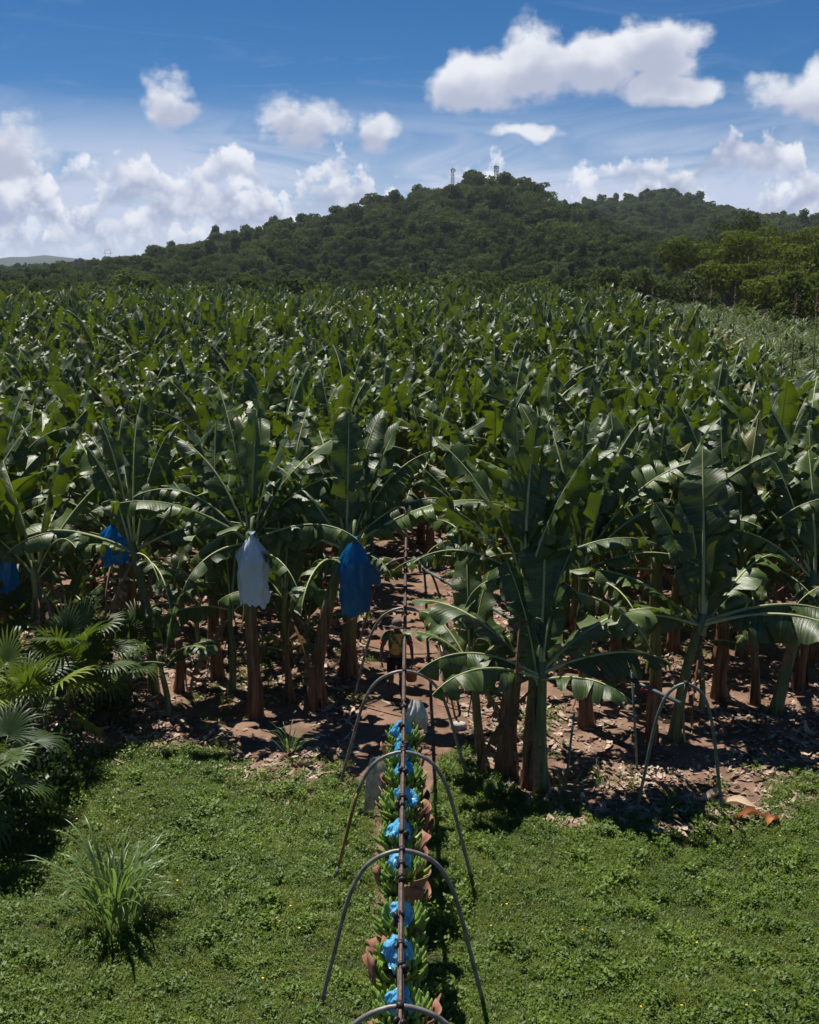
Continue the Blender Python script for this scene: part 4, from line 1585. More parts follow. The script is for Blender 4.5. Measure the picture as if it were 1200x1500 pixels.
def bag_mb(w, h, seed, ragged=0.05, n=64, rows=26, gather=0.30):
    r = random.Random(seed)
    ph = [r.uniform(0, 6.28) for _ in range(8)]
    mb = MB()
    vs, fs, uv = [], [], []
    for j in range(rows + 1):
        t = j / rows
        base = (0.035 + (w / 2 - 0.035) * (t / gather) ** 0.8) if t < gather else w / 2 * (1 + 0.04 * math.sin((t - gather) * 5 + ph[0]))
        for k in range(n):
            a = 2 * math.pi * k / n
            fld = 1 + (0.10 + 0.10 * (1 - t)) * math.sin(5 * a + ph[1] + t * 1.5) + 0.06 * math.sin(9 * a + ph[2] - t * 3) + 0.05 * math.sin(a * 3 + t * 14 + ph[3])
            lump = 1 + 0.05 * math.sin(t * 19 + ph[4] + 2 * a) + 0.035 * math.sin(17 * a + 9 * t + ph[7]) + 0.03 * math.sin(11 * a - 23 * t + ph[2]) * math.sin(7 * t + ph[1]) + r.uniform(-.012, .012)
            z = -h * t
            if j == rows: z -= ragged * (math.sin(2 * a + ph[5]) + 0.6 * math.sin(5 * a + ph[6]) + 0.5 * math.sin(13 * a))
            vs.append((base * fld * lump * math.cos(a), base * fld * lump * 0.8 * math.sin(a), z)); uv.append((k / n, t))
    for j in range(rows):
        for k in range(n):
            fs.append((j * n + k, (j + 1) * n + k, (j + 1) * n + (k + 1) % n, j * n + (k + 1) % n))
    mb.add(vs, fs, 0, uv)
    mb.tube([(0, 0, 0.1), (0, 0, 0.02), (0, 0, -0.05)], [0.075, 0.035, 0.07], 10, 0, False)
    return mb


def bag(pxx, top_row, bot_row, d, wpx, m, label, seed):
    p = at_d(pxx, top_row, d)
    h = p.z - Hat(d, bot_row)
    w = wpx / FPX * (d * 0.98 + 1.2)
    root = empty('bunch_bag', p)
    bag_mb(w, h, seed).build('sleeve', m, root)
    mb = MB(); mb.tube([(0, 0.3, 0.32), (0, 0.12, 0.3), (0, 0, 0.05), (0, 0, -0.15)], [0.035, 0.04, 0.035, 0.03], 7)
    mb.build('bunch_stem', M_STALK, root)
    tag(root, label, 'bunch bag')


bag(369, 785, 884, 22.35, 41, M_WHITEBAG, 'pale blue perforated bunch bag hanging from the plant at the lawn edge', 1)
bag(519, 792, 895, 22.3, 42, M_BLUE, 'torn deep blue bunch bag hanging beside the path entrance', 2)
bag(545, 810, 856, 27.0, 26, M_BLUE, 'small blue bunch bag half hidden behind the torn deep blue bag', 3)
bag(668, 768, 800, 28.0, 24, M_BLUE, 'bright blue bunch bag hanging over the path behind the rail', 4)
bag(166, 768, 824, 25.5, 36, M_BLUE, 'dark blue bunch bag hanging above the fan palms', 5)
bag(4, 785, 862, 24.0, 32, M_BLUE, 'blue bunch bag hanging at the far side of the fan palms', 6)
bag(392, 765, 812, 25.0, 26, M_BLUE, 'blue bunch bag peeping out behind the pale blue bag', 7)
bag(78, 688, 722, 36.0, 20, M_BLUE, 'blue bunch bag glimpsed between leaves deeper in the rows', 8)
bag(930, 690, 722, 34.0, 16, M_BLUE, 'dark blue bunch bag deep between plants beyond the upright leaf', 9)

# ------------------------------------------------------------------ hanging banana bunches


def finger_mesh(seed):
    r = random.Random(seed)
    mb = MB()
    c = r.uniform(0.9, 1.2)
    pts = [(0, 0, 0)]
    p = Vector((0, 0, 0)); a = -0.05
    for i in range(6):
        p = p + Vector((math.cos(a), 0, math.sin(a))) * 0.034
        pts.append(tuple(p)); a += 0.22 * c
    mb.tube(pts, [0.010, 0.017, 0.0215, 0.0225, 0.021, 0.015, 0.005], 6)
    return mb.mesh('banana', M_BANANA)


FINGERS = [finger_mesh(i) for i in range(4)]


def pad_mesh(seed):
    """curved sheet wrapped between the hands of a bunch"""
    r = random.Random(seed)
    mb = MB()
    arc, h, rad = r.uniform(1.3, 2.2), r.uniform(0.16, 0.24), r.uniform(0.13, 0.18)
    vs, fs = [], []
    nn = 9
    for j in range(4):
        for k in range(nn):
            a = -arc / 2 + arc * k / (nn - 1)
            flare = 1 + 0.12 * j / 3 + 0.25 * max(0, abs(k - 4) - 2) * 0.3
            vs.append((math.cos(a) * rad * flare, math.sin(a) * rad * flare, h * (j / 3 - 0.5) + 0.03 * math.sin(a * 2 + seed)))
    m = len(vs)
    vs += [(x * 0.95, y * 0.95, z) for x, y, z in vs]
    for j in range(3):
        for k in range(nn - 1):
            b = j * nn + k
            fs.append((b, b + 1, b + nn + 1, b + nn)); fs.append((m + b, m + b + nn, m + b + nn + 1, m + b + 1))
    for k in range(nn - 1):
        fs.append((k, m + k, m + k + 1, k + 1)); q = 3 * nn + k; fs.append((q, q + 1, m + q + 1, m + q))
    for j in range(3):
        b = j * nn; fs.append((b, b + nn, m + b + nn, m + b)); b = j * nn + nn - 1; fs.append((b, m + b, m + b + nn, b + nn))
    mb.add(vs, fs)
    return mb.mesh('pad', M_PAD)


PADS = [pad_mesh(i) for i in range(4)]


def wad_mesh(seed):
    """crumpled blue plastic gathered at the top of a bunch"""
    r = random.Random(seed)
    ph = [r.uniform(0, 6.28) for _ in range(9)]
    mb = MB()
    n, rows, vs, fs = 40, 12, [], []
    for j in range(rows + 1):
        t = j / rows
        base = 0.03 + 0.125 * math.sin(min(1, t * 1.15) * math.pi * 0.5) ** 0.8 - (0.03 * max(0, t - 0.75) * 4)
        for k in range(n):
            a = 2 * math.pi * k / n
            f = 1 + 0.16 * math.sin(4 * a + ph[0] + t * 4) + 0.12 * abs(math.sin(5.5 * a + ph[1] - t * 5)) + 0.16 * math.sin(13 * a + ph[2] + 6 * t) * t + 0.10 * math.sin(t * 17 + 3 * a + ph[3])
            z = 0.14 - 0.32 * t + 0.035 * math.sin(6 * a + ph[4] + 7 * t) * t + (0.05 * math.sin(3 * a + ph[5]) + 0.04 * math.sin(8 * a + ph[6])) * (t > 0.9)
            vs.append((base * f * math.cos(a) + 0.03 * math.sin(t * 6 + ph[7]), base * f * math.sin(a) + 0.03 * math.sin(t * 5 + ph[8]), z + r.uniform(-.008, .008)))
    for j in range(rows):
        for k in range(n):
            fs.append((j * n + k, (j + 1) * n + k, (j + 1) * n + (k + 1) % n, j * n + (k + 1) % n))
    mb.add(vs, fs)
    return mb.mesh('bag_wad', M_WAD, False)


WADS = [wad_mesh(i) for i in range(5)]


def bunch(yy, seed, label, dx=0.0, top=RAIL_Z):
    r = random.Random(seed)
    root = empty('banana_bunch', (RAIL_X + dx, yy, top), r.uniform(0, 6.28))
    g = r.uniform(0.98, 1.14)
    root.scale = (g, g, r.uniform(0.95, 1.1))
    mb = MB()
    mb.tube([(0, 0, 0.05), (0, 0, -0.30)], 0.008, 6)
    for s in (-1, 1):
        mb.tube([(s * 0.02, 0, 0.055), (s * 0.05, 0, 0.055)], 0.04, 10)
    mb.box((0, 0, -0.02), (0.11, 0.03, 0.07))
    mb.build('trolley', M_DARKMETAL, root)
    mb = MB(); mb.tube([(0, 0, -0.25), (0.01, 0.01, -0.7), (0, 0, -1.28)], [0.04, 0.035, 0.022], 8); mb.build('stalk', M_STALK, root)
    w = link('bag_wad', WADS[seed % 5], root); w.location = (r.uniform(-.03, .03), r.uniform(-.03, .03), -0.30); w.rotation_euler = (r.uniform(-.3, .3), r.uniform(-.3, .3), r.uniform(0, 6.28))
    s = r.uniform(0.72, 0.95); w.scale = (s * r.uniform(.9, 1.2), s, s)
    nh = 7
    for k in range(nh):
        z = -0.50 - k * 0.125
        a0 = k * 2.35 + r.uniform(-.5, .5)
        span = r.uniform(2.3, 3.4) if k else 4.6
        mb = MB()            # the crown that joins a hand to the stalk
        mb.tube([(math.cos(a0 + span * q) * 0.085, math.sin(a0 + span * q) * 0.085, z + 0.01 * math.sin(9 * q)) for q in np.linspace(-0.5, 0.5, 9)], [0.02] + [0.04] * 7 + [0.02], 6)
        hd = mb.build('hand', M_STALK, root)
        nf = int(span * 3.4) + 1
        for q in range(nf):
            for tier in (0, 1):
                if tier and r.random() < 0.25: continue
                a = a0 + span * ((q + 0.5 * tier) / (nf - 0.5) - 0.5) + r.uniform(-.04, .04)
                f = link('banana', FINGERS[r.randrange(4)], hd)
                rr_ = 0.10 + 0.012 * tier
                f.location = (math.cos(a) * rr_, math.sin(a) * rr_, z + 0.015 - 0.045 * tier)
                sc = 1.18 * (1.0 - 0.03 * k) * r.uniform(0.88, 1.12)
                f.scale = (sc * 0.98, sc * 1.12, sc * 1.05)
                f.rotation_euler = (r.uniform(-.15, .15), r.uniform(-.18, .18) - (0.05 if tier else 0.45), a + r.uniform(-.12, .12))
    for k in range(r.randint(3, 6)):
        p = link('pad', PADS[r.randrange(4)], root)
        a = r.choice((0.2, 2.9, 3.4, -0.3, 1.4, 4.7)) - root.rotation_euler.z + r.uniform(-.4, .4)
        p.location = (math.cos(a) * 0.15, math.sin(a) * 0.15, -0.46 - 0.15 * k - r.uniform(0, 0.08))
        p.rotation_euler = (r.uniform(-.35, .35), r.uniform(0.0, .5), a)
        s_ = r.uniform(0.95, 1.25)
        p.scale = (s_, s_, s_)
    return tag(root, label, 'banana bunch', 'green banana bunches hanging from the rail')


BY = [9.75, 10.65, 11.5, 12.45, 13.45, 14.35, 15.3, 16.2, 17.0, 17.75]
BLAB = ['green banana bunch under the hoop with the red ribbon', 'first green banana bunch beyond the hoop with the red ribbon', 'second green banana bunch beyond the hoop with the red ribbon',
        'green banana bunch hanging just before the plain grey hoop on the lawn', 'green banana bunch hanging just beyond the plain grey hoop on the lawn', 'green banana bunch midway between the plain grey and mustard-legged hoops',
        'green banana bunch just before the mustard-legged hoop', 'green banana bunch just beyond the mustard-legged hoop', 'green banana bunch beside the grey sack', 'last green banana bunch of the train below the white cloth']
for i, yy in enumerate(BY):
    bunch(yy + rnd.uniform(-.1, .1), 70 + i, BLAB[i], 0.03 * math.sin(i * 2.1))

mb = MB()
mb.tube([(0, 0, 0), (0.02, -0.02, -0.12), (0.05, -0.03, -0.22)], [0.018, 0.02, 0.012], 5, squash=0.3)
o = mb.build('red_ribbon', M_REDCLOTH); o.location = (RAIL_X + 0.04, 9.95, RAIL_Z - 0.06); tag(o, 'short red ribbon tied under the rail at the hoop', 'ribbon')

# sack and cloth on the rail


def drape(name, loc, w, h, seed, m, label, cat, depth=0.25, rz=0.0, flare=1.0):
    r = random.Random(seed)
    ph = [r.uniform(0, 6.28) for _ in range(6)]
    mb = MB()
    vs, fs = [], []
    nx, nz = 16, 12
    for side in (0, 1):
        for j in range(nz + 1):
            t = j / nz
            for k in range(nx + 1):
                u = k / nx - 0.5
                ww = w * (0.45 + 0.55 * min(1, t * 1.8) * flare)
                bulge = depth * math.sin(math.pi * min(1, t * 1.05)) * math.cos(math.pi * u) * (1 if side else -1)
                fold = 0.025 * math.sin(u * 22 + ph[0] + t * 2) * (0.4 + t) + 0.012 * math.sin(u * 41 + ph[1])
                vs.append((u * ww + 0.03 * math.sin(t * 5 + ph[2]), bulge * 0.5 + fold, -h * t + 0.04 * math.sin(u * 7 + ph[3]) * t))
    o = (nx + 1) * (nz + 1)
    for side in (0, 1):
        for j in range(nz):
            for k in range(nx):
                b = side * o + j * (nx + 1) + k
                q = (b, b + 1, b + nx + 2, b + nx + 1)
                fs.append(q if side == 0 else q[::-1])
    mb.add(vs, fs)
    ob = mb.build(name, m)
    ob.location = loc; ob.rotation_euler = (0, 0, rz)
    return tag(ob, label, cat)


drape('grey_sack', (RAIL_X - 0.36, 17.2, 1.45), 0.62, 0.85, 1, M_SACK, 'limp grey woven sack hanging beside the last bunches', 'sack', 0.34, 0.5)
drape('white_cloth', (RAIL_X + 0.18, 18.25, RAIL_Z - 0.02), 0.42, 0.5, 2, M_CLOTH, 'ragged whitish cloth hung over the rail behind the bunches', 'cloth', 0.2, -0.4, 1.2)

# ------------------------------------------------------------------ trough and block


def trough():
    b = G(668, 986)
    root = empty('concrete_trough', (b.x, b.y, ground_z(b.x, b.y)), R(8))
    mb = MB()
    for (c, d) in [((0, -0.3, 0.3), (0.72, 0.06, 0.62)), ((0, 0.3, 0.3), (0.72, 0.06, 0.62)), ((-0.33, 0, 0.3), (0.06, 0.54, 0.615)), ((0.33, 0, 0.3), (0.06, 0.54, 0.615)), ((0, 0, 0.05), (0.6, 0.54, 0.06))]:
        mb.box(c, d)
    mb.build('basin', M_CONCRETE, root, False)
    mb = MB()
    for (c, d) in [((0, -0.3, 0.635), (0.78, 0.09, 0.05)), ((0, 0.3, 0.635), (0.78, 0.09, 0.05)), ((-0.33, 0, 0.635), (0.09, 0.505, 0.046)), ((0.33, 0, 0.635), (0.09, 0.505, 0.046))]:
        mb.box(c, d)
    mb.build('rim', M_CONCRETE, root, False)
    tag(root, 'pale square concrete trough beside the path behind the young plant', 'trough')
    b = G(671, 1066)
    mb = MB()
    mb.lathe([(0.17, -0.05), (0.175, 0.02), (0.165, 0.10), (0.13, 0.12)], 7, wob=lambda a, t: 1 + 0.08 * math.sin(3 * a))
    o = mb.build('post_block', M_CONCRETE, smooth=False); o.location = (b.x, b.y, ground_z(b.x, b.y)); o.scale = (1, .7, 1)
    tag(o, 'weathered block on the moss holding the brownish prop pole', 'block')


trough()

# ------------------------------------------------------------------ person


def skin_mesh(name, nodes, edges, mats, sub=2, root=None):
    names = list(nodes)
    me = bpy.data.meshes.new(name + '_skeleton')
    me.from_pydata([nodes[k][0] for k in names], [(names.index(a), names.index(b)) for a, b in edges], [])
    o = bpy.data.objects.new(name + '_skeleton', me)
    COL.objects.link(o)
    md = o.modifiers.new('skin', 'SKIN'); md.use_smooth_shade = True
    sk = me.skin_vertices[0].data
    for i, k in enumerate(names):
        rr_ = nodes[k][1]
        sk[i].radius = rr_ if isinstance(rr_, tuple) else (rr_, rr_)
        sk[i].use_root = (k == (root or names[0]))
    o.modifiers.new('sub', 'SUBSURF').levels = sub
    o.modifiers['sub'].render_levels = sub
    dg = bpy.context.evaluated_depsgraph_get()
    out = bpy.data.meshes.new_from_object(o.evaluated_get(dg))
    out.name = name
    out.materials.clear()
    for m in mats: out.materials.append(m)
    out.polygons.foreach_set('use_smooth', [True] * len(out.polygons))
    bpy.data.objects.remove(o)
    return out


def build_person():
    b = G(581, 1022)
    root = empty('person', (b.x, b.y, ground_z(b.x, b.y)), R(0))
    # +x right of the picture, -y towards the lawn (the way the person faces)
    nd = {'pelvis': ((0, 0, 0.92), (0.15, 0.11)), 'waist': ((0, 0, 1.08), (0.13, 0.095)), 'chest': ((0, -0.02, 1.28), (0.155, 0.11)), 'collar': ((0, -0.02, 1.42), (0.10, 0.08)),
          'neck': ((0.0, -0.05, 1.49), 0.052), 'skull': ((0.01, -0.09, 1.575), (0.072, 0.088)), 'crown': ((0.01, -0.10, 1.66), (0.068, 0.08)), 'top': ((0.01, -0.10, 1.71), 0.045)}
    ed = [('pelvis', 'waist'), ('waist', 'chest'), ('chest', 'collar'), ('collar', 'neck'), ('neck', 'skull'), ('skull', 'crown'), ('crown', 'top')]
    for s, nm in ((-1, 'a'), (1, 'b')):
        el_out = 0.30 if s < 0 else 0.31
        nd['shoulder' + nm] = ((s * 0.185, -0.02, 1.385), 0.062)
        nd['elbow' + nm] = ((s * el_out, -0.01 if s < 0 else 0.03, 1.12), 0.044)
        nd['wrist' + nm] = ((s * (0.31 if s < 0 else 0.33), -0.10, 0.885), 0.030)
        nd['palm' + nm] = ((s * (0.30 if s < 0 else 0.33), -0.12, 0.81), (0.022, 0.038))
        ed += [('collar', 'shoulder' + nm), ('shoulder' + nm, 'elbow' + nm), ('elbow' + nm, 'wrist' + nm), ('wrist' + nm, 'palm' + nm)]
        px_, py_ = s * (0.30 if s < 0 else 0.33), -0.12
        for q in range(4):
            y0 = py_ + 0.030 - 0.020 * q
            ln = (0.062, 0.075, 0.078, 0.07)[q]
            nd['f%s%d0' % (nm, q)] = ((px_, y0, 0.775), 0.0095)
            nd['f%s%d1' % (nm, q)] = ((px_ - s * 0.012, y0 - 0.004, 0.775 - ln * 0.5), 0.009)
            nd['f%s%d2' % (nm, q)] = ((px_ - s * 0.034, y0 - 0.006, 0.775 - ln * 0.9), 0.0075)
            ed += [('palm' + nm, 'f%s%d0' % (nm, q)), ('f%s%d0' % (nm, q), 'f%s%d1' % (nm, q)), ('f%s%d1' % (nm, q), 'f%s%d2' % (nm, q))]
        nd['t%s0' % nm] = ((px_ - s * 0.012, py_ - 0.05, 0.825), 0.011)
        nd['t%s1' % nm] = ((px_ - s * 0.03, py_ - 0.075, 0.785), 0.009)
        ed += [('palm' + nm, 't%s0' % nm), ('t%s0' % nm, 't%s1' % nm)]
        kx = s * 0.10
        fy = -0.10 if s < 0 else 0.06
        nd['hip' + nm] = ((s * 0.095, 0, 0.86), 0.098)
        nd['knee' + nm] = ((s * 0.11, fy * 0.5 - 0.04, 0.49), 0.062)
        nd['calf' + nm] = ((s * 0.115, fy * 0.7 + 0.01, 0.33), 0.058)
        nd['ankle' + nm] = ((s * 0.12, fy + 0.02, 0.09), 0.042)
        nd['toe' + nm] = ((s * 0.14, fy - 0.14, 0.035), (0.042, 0.03))
        ed += [('pelvis', 'hip' + nm), ('hip' + nm, 'knee' + nm), ('knee' + nm, 'calf' + nm), ('calf' + nm, 'ankle' + nm), ('ankle' + nm, 'toe' + nm)]
    link('body', skin_mesh('body', nd, ed, [M_SKIN]), root)
    # face: nose, brow ridges, ears
    mb = MB()
    mb.add([(0.01 - 0.012, -0.172, 1.60), (0.01 + 0.012, -0.172, 1.60), (0.01 + 0.018, -0.176, 1.562), (0.01 - 0.018, -0.176, 1.562), (0.01, -0.20, 1.565)], [(0, 1, 4), (1, 2, 4), (2, 3, 4), (3, 0, 4)])
    mb.tube([(-0.018, -0.168, 1.535), (0.01, -0.177, 1.533), (0.038, -0.168, 1.535)], 0.007, 5)
    for s in (-1, 1):
        mb.tube([(0.01 + s * 0.074, -0.085, 1.62), (0.01 + s * 0.086, -0.08, 1.595), (0.01 + s * 0.074, -0.085, 1.565)], 0.012, 5)
        mb.tube([(0.01 + s * 0.022, -0.166, 1.607), (0.01 + s * 0.042, -0.16, 1.607)], 0.009, 5)
    mb.build('face', M_SKIN, root)
    sh = {k: nd[k] for k in ('waist', 'chest', 'collar')}
    sh = {'hem': ((0, 0, 0.93), (0.178, 0.135)), 'waist': ((0, 0, 1.08), (0.165, 0.125)), 'chest': ((0, -0.02, 1.28), (0.182, 0.132)), 'collar': ((0, -0.02, 1.43), (0.115, 0.09)),
          'sa': ((-0.20, -0.02, 1.39), 0.082), 'ca': ((-0.275, -0.015, 1.22), 0.078), 'sb': ((0.20, -0.02, 1.39), 0.082), 'cb': ((0.28, 0.0, 1.22), 0.078)}
    shirt = link('shirt', skin_mesh('shirt', sh, [('hem', 'waist'), ('waist', 'chest'), ('chest', 'collar'), ('collar', 'sa'), ('sa', 'ca'), ('collar', 'sb'), ('sb', 'cb')], [M_SHIRT], root='chest'), root)
    for s in (-1, 1):
        mb = MB(); mb.tube([(s * 0.272, -0.015, 1.225), (s * 0.284, -0.013, 1.19)], [0.068, 0.066], 10); mb.build('red_cuff', M_REDCLOTH, shirt)
    st = {'pel': ((0, 0, 0.93), (0.165, 0.125)), 'ha': ((-0.10, -0.01, 0.84), 0.118), 'ka': ((-0.115, -0.07, 0.52), 0.092), 'hb': ((0.10, 0.0, 0.84), 0.118), 'kb': ((0.115, -0.01, 0.52), 0.092)}
    link('shorts', skin_mesh('shorts', st, [('pel', 'ha'), ('ha', 'ka'), ('pel', 'hb'), ('hb', 'kb')], [M_SHORTS]), root)
    for s in (-1, 1):
        fy = -0.10 if s < 0 else 0.06
        bt = {'c': ((s * 0.115, fy * 0.7 + 0.005, 0.40), 0.078), 'm': ((s * 0.117, fy * 0.8 + 0.01, 0.24), 0.07), 'a': ((s * 0.12, fy + 0.02, 0.075), 0.062), 't': ((s * 0.142, fy - 0.15, 0.045), (0.055, 0.042))}
        link('boot', skin_mesh('boot', bt, [('c', 'm'), ('m', 'a'), ('a', 't')], [M_BOOT]), root)
    mb = MB()
    mb.lathe([(0.104, 1.615), (0.108, 1.66), (0.098, 1.71), (0.066, 1.745), (0.01, 1.757)], 16, c=(0.01, -0.10, 0))
    for_brim = []
    vs, fs = [], []
    for k in range(9):
        a = math.pi + math.pi * k / 8
        for rr_, dz in ((0.10, 0.0), (0.185, -0.035)):
            vs.append((0.01 + math.cos(a) * rr_ * 0.95, -0.10 + math.sin(a) * rr_, 1.635 + dz))
    vs += [(x, y, z - 0.012) for x, y, z in vs]
    for k in range(8):
        fs += [(2 * k, 2 * k + 1, 2 * k + 3, 2 * k + 2), (18 + 2 * k, 18 + 2 * k + 2, 18 + 2 * k + 3, 18 + 2 * k + 1), (2 * k + 1, 18 + 2 * k + 1, 18 + 2 * k + 3, 2 * k + 3)]
    mb.add(vs, fs)
    mb.build('cap', M_CAP, root)
    tag(root, 'person in green and yellow shirt, dark shorts, boots and cap on the dirt path', 'person')
    # the bucket in the hand
    root2 = empty('bucket', (b.x + 0.31, b.y - 0.13, root.location.z + 0.43))
    mb = MB(); mb.lathe([(0.10, 0.0), (0.115, 0.12), (0.135, 0.25), (0.142, 0.25), (0.128, 0.235), (0.11, 0.02)], 16); mb.build('pail', M_BUCKET, root2)
    mb = MB(); mb.tube([(0, 0.135, 0.24), (0, 0.10, 0.31), (0, 0.0, 0.335), (0, -0.10, 0.31), (0, -0.135, 0.24)], 0.007, 5); mb.build('handle', M_DARKMETAL, root2)
    tag(root2, 'small reddish brown bucket held by the person on the path', 'bucket')


build_person()

# ------------------------------------------------------------------ fan palms


def fan_mb(seed, e0, pet, size, nseg, droop, tiltback):
    """fan leaf: arched stalk and radiating pleated segments with drooping tips"""
    r = random.Random(seed)
    mb = MB()
    p = Vector((0, 0, 0)); pts = []
    for i in range(7):
        pts.append(p.copy())
        a = R(e0 - 28 * (i / 6) ** 1.5)
        p = p + Vector((math.cos(a), 0, math.sin(a))) * pet / 6
    mb.tube(pts, [0.016, 0.014, 0.012, 0.011, 0.010, 0.009, 0.008], 5, 1)
    hub = pts[-1]
    a = R(e0 - 30 - tiltback)
    T = Vector((math.cos(a), 0, math.sin(a))); S = Vector((0, 1, 0)); Nn = T.cross(S) * -1
    if Nn.z < 0: Nn = -Nn
    half = R(r.uniform(105, 140))
    for k in range(nseg):
        b = -half + 2 * half * k / (nseg - 1)
        ln = size * (0.72 + 0.28 * math.cos(b * 0.7)) * r.uniform(0.88, 1.06)
        d = T * math.cos(b) + S * math.sin(b)
        w = 2 * half / nseg * ln * 0.42
        sd = (S * math.cos(b) - T * math.sin(b))
        vs = []
        q = hub.copy()
        dr = droop * r.uniform(0.6, 1.4)
        for j in range(6):
            t = j / 5
            ww = (2 * half / nseg) * 0.52 * ln * t if t < 0.5 else w * 0.62 * (1 - ((t - 0.5) / 0.5) ** 1.6)
            pl = Nn * ww * 0.35
            vs += [q - sd * ww, q + pl, q + sd * ww]
            dirn = d * math.cos(dr * t ** 2) + Nn * 0.18 * (1 - t) + Vector((0, 0, -1)) * math.sin(dr * t ** 2)
            q = q + dirn.normalized() * ln / 5
        fs = []
        for j in range(5):
            for c in range(2):
                i0 = j * 3 + c
                fs.append((i0, i0 + 1, i0 + 4, i0 + 3))
        mb.add(vs, fs, 0)
    return mb


FAN = []
for i, (e0, pet, dr, tb) in enumerate([(84, 0.9, 0.5, -10), (74, 1.0, 0.8, 0), (62, 1.1, 0.9, 10), (50, 1.1, 1.2, 18), (36, 1.05, 1.3, 25), (20, 0.9, 1.4, 30), (68, 0.8, 0.6, 5), (45, 0.9, 1.1, 20)]):
    mb = fan_mb(i, e0, pet, 0.72, 26, dr, tb)
    FAN.append((mb.mesh('fan_leaf', [M_FAN, M_STALK]), mb.mesh('fan_leaf', [M_FANY, M_STALK])))


def fan_palm(px, py, hgt, n, seed, label, young=0.1, sc=1.0, azs=None):
    b = G(px, py)
    r = random.Random(seed)
    root = empty('fan_palm', (b.x, b.y, ground_z(b.x, b.y)))
    mb = MB()
    stems = [(r.uniform(-.25, .25), r.uniform(-.25, .25), hgt * r.uniform(0.55, 1.0)) for _ in range(4)]
    for (sx, sy, sz) in stems:
        mb.tube([(sx * .5, sy * .5, -0.05), (sx, sy, sz * 0.6), (sx * 1.2, sy * 1.2, sz)], [0.06, 0.05, 0.04], 7)
    mb.build('stem', M_BARK, root)
    a = r.uniform(0, 6.28)
    for i in range(n):
        a += 2.4 + r.uniform(-.3, .3)
        sx, sy, sz = stems[i % 4]
        t = i / n
        k = min(7, int(t * 6 + r.uniform(-0.7, 0.9))) if t < 1 else 7
        k = max(0, k)
        o = link('fan_leaf', FAN[k][1 if r.random() < young else 0], root)
        o.location = (sx * 1.2, sy * 1.2, sz * (1 - 0.25 * t)); o.rotation_euler = (r.uniform(-.12, .12), r.uniform(-.1, .1), a)
        s = sc * r.uniform(0.85, 1.15); o.scale = (s, s, s)
    tag(root, label, 'fan palm')


fan_palm(120, 1075, 1.35, 26, 1, 'large clump of dark green fan palm below the blue bagged plants', 0.05, 0.95)
fan_palm(25, 1125, 1.25, 18, 2, 'yellow-green fan palm with bright upright fans at the lawn edge', 0.75, 0.98)
fan_palm(30, 1010, 1.3, 16, 3, 'shaded fan palm at the back of the palm clump', 0.0, 1.0)
fan_palm(-25, 1235, 0.85, 16, 4, 'low fan palm with yellowing fans shading the lawn', 0.2, 0.95)
fan_palm(175, 1030, 0.8, 12, 5, 'small fan palm with hanging fans next to the green banana stem', 0.1, 0.85)


def shrub(px, py, w, h, seed, label, n=1500, size=0.06, m=None):
    b = G(px, py)
    r = random.Random(seed)
    root = empty('leafy_shrub', (b.x, b.y, ground_z(b.x, b.y)))
    L = [(r.uniform(-w, w) * .6, r.uniform(-w, w) * .5, h * r.uniform(.25, .75), w * r.uniform(.3, .5), w * r.uniform(.3, .5), h * r.uniform(.2, .35)) for _ in range(9)]
    V, F = crown_arrays(L, n, size, seed, 0.3, 0.3)
    link('foliage', np_mesh('foliage', V, F, m or M_SHRUB), root)
    mb = MB()
    for l in L[:6]:
        mb.tube([(0, 0, -0.05), (l[0] * .5, l[1] * .5, l[2] * .5), l[:3]], [0.02, 0.016, 0.008], 5)
    mb.build('stem', M_BARK, root)
    tag(root, label, 'shrub')


shrub(60, 1150, 1.0, 1.25, 1, 'dark leafy creeper-covered shrub under the fan palms', 2200, 0.05)
shrub(5, 1230, 0.9, 1.1, 2, 'dark small-leaved shrub at the foot of the low fan palm', 1800, 0.05)
shrub(150, 1060, 0.9, 0.9, 3, 'shaded shrub filling the gap below the large fan palm', 1500, 0.05)

# ------------------------------------------------------------------ tall grass clump and other weeds
BLADES = []
for i in range(8):
    r = random.Random(i)
    mb = MB()
    ln, w = r.uniform(0.75, 1.15), r.uniform(0.014, 0.024)
    e = R(r.uniform(62, 86)); p = Vector((0, 0, 0)); vs = []
    bend = R(r.uniform(70, 150))
    for q in range(9):
        t = q / 8
        ww = w * min(1, 0.35 + t * 2.2) * (1 - t ** 2.5)
        vs += [p + Vector((0, -ww, 0)), p + Vector((0, 0, -ww * 0.6)), p + Vector((0, ww, 0))]
        ee = e - bend * t ** 2.2
        p = p + Vector((math.cos(ee), 0.05 * math.sin(i + t * 3), math.sin(ee))) * ln / 8
    fs = [(j * 3 + c, j * 3 + c + 1, j * 3 + c + 4, j * 3 + c + 3) for j in range(8) for c in range(2)]
    mb.add(vs, fs)
    BLADES.append(mb.mesh('blade', M_TALL))


def grass_clump(px, py, n, spread, scale, seed, label):
    b = G(px, py)
    r = random.Random(seed)
    root = empty('tall_grass_clump', (b.x, b.y, ground_z(b.x, b.y)))
    for i in range(n):
        o = link('blade', r.choice(BLADES), root)
        a = r.uniform(0, 6.28); q = spread * math.sqrt(r.random())
        lift = r.random() ** 2 * 0.35 * scale
        o.location = (math.cos(a) * q, math.sin(a) * q, lift)
        o.rotation_euler = (r.uniform(-.15, .15), r.uniform(-.25, .25), a + r.uniform(-1.0, 1.0))
        s = scale * r.uniform(0.7, 1.15)
        o.scale = (s, s * 1.1, s)
    tag(root, label, 'grass clump')


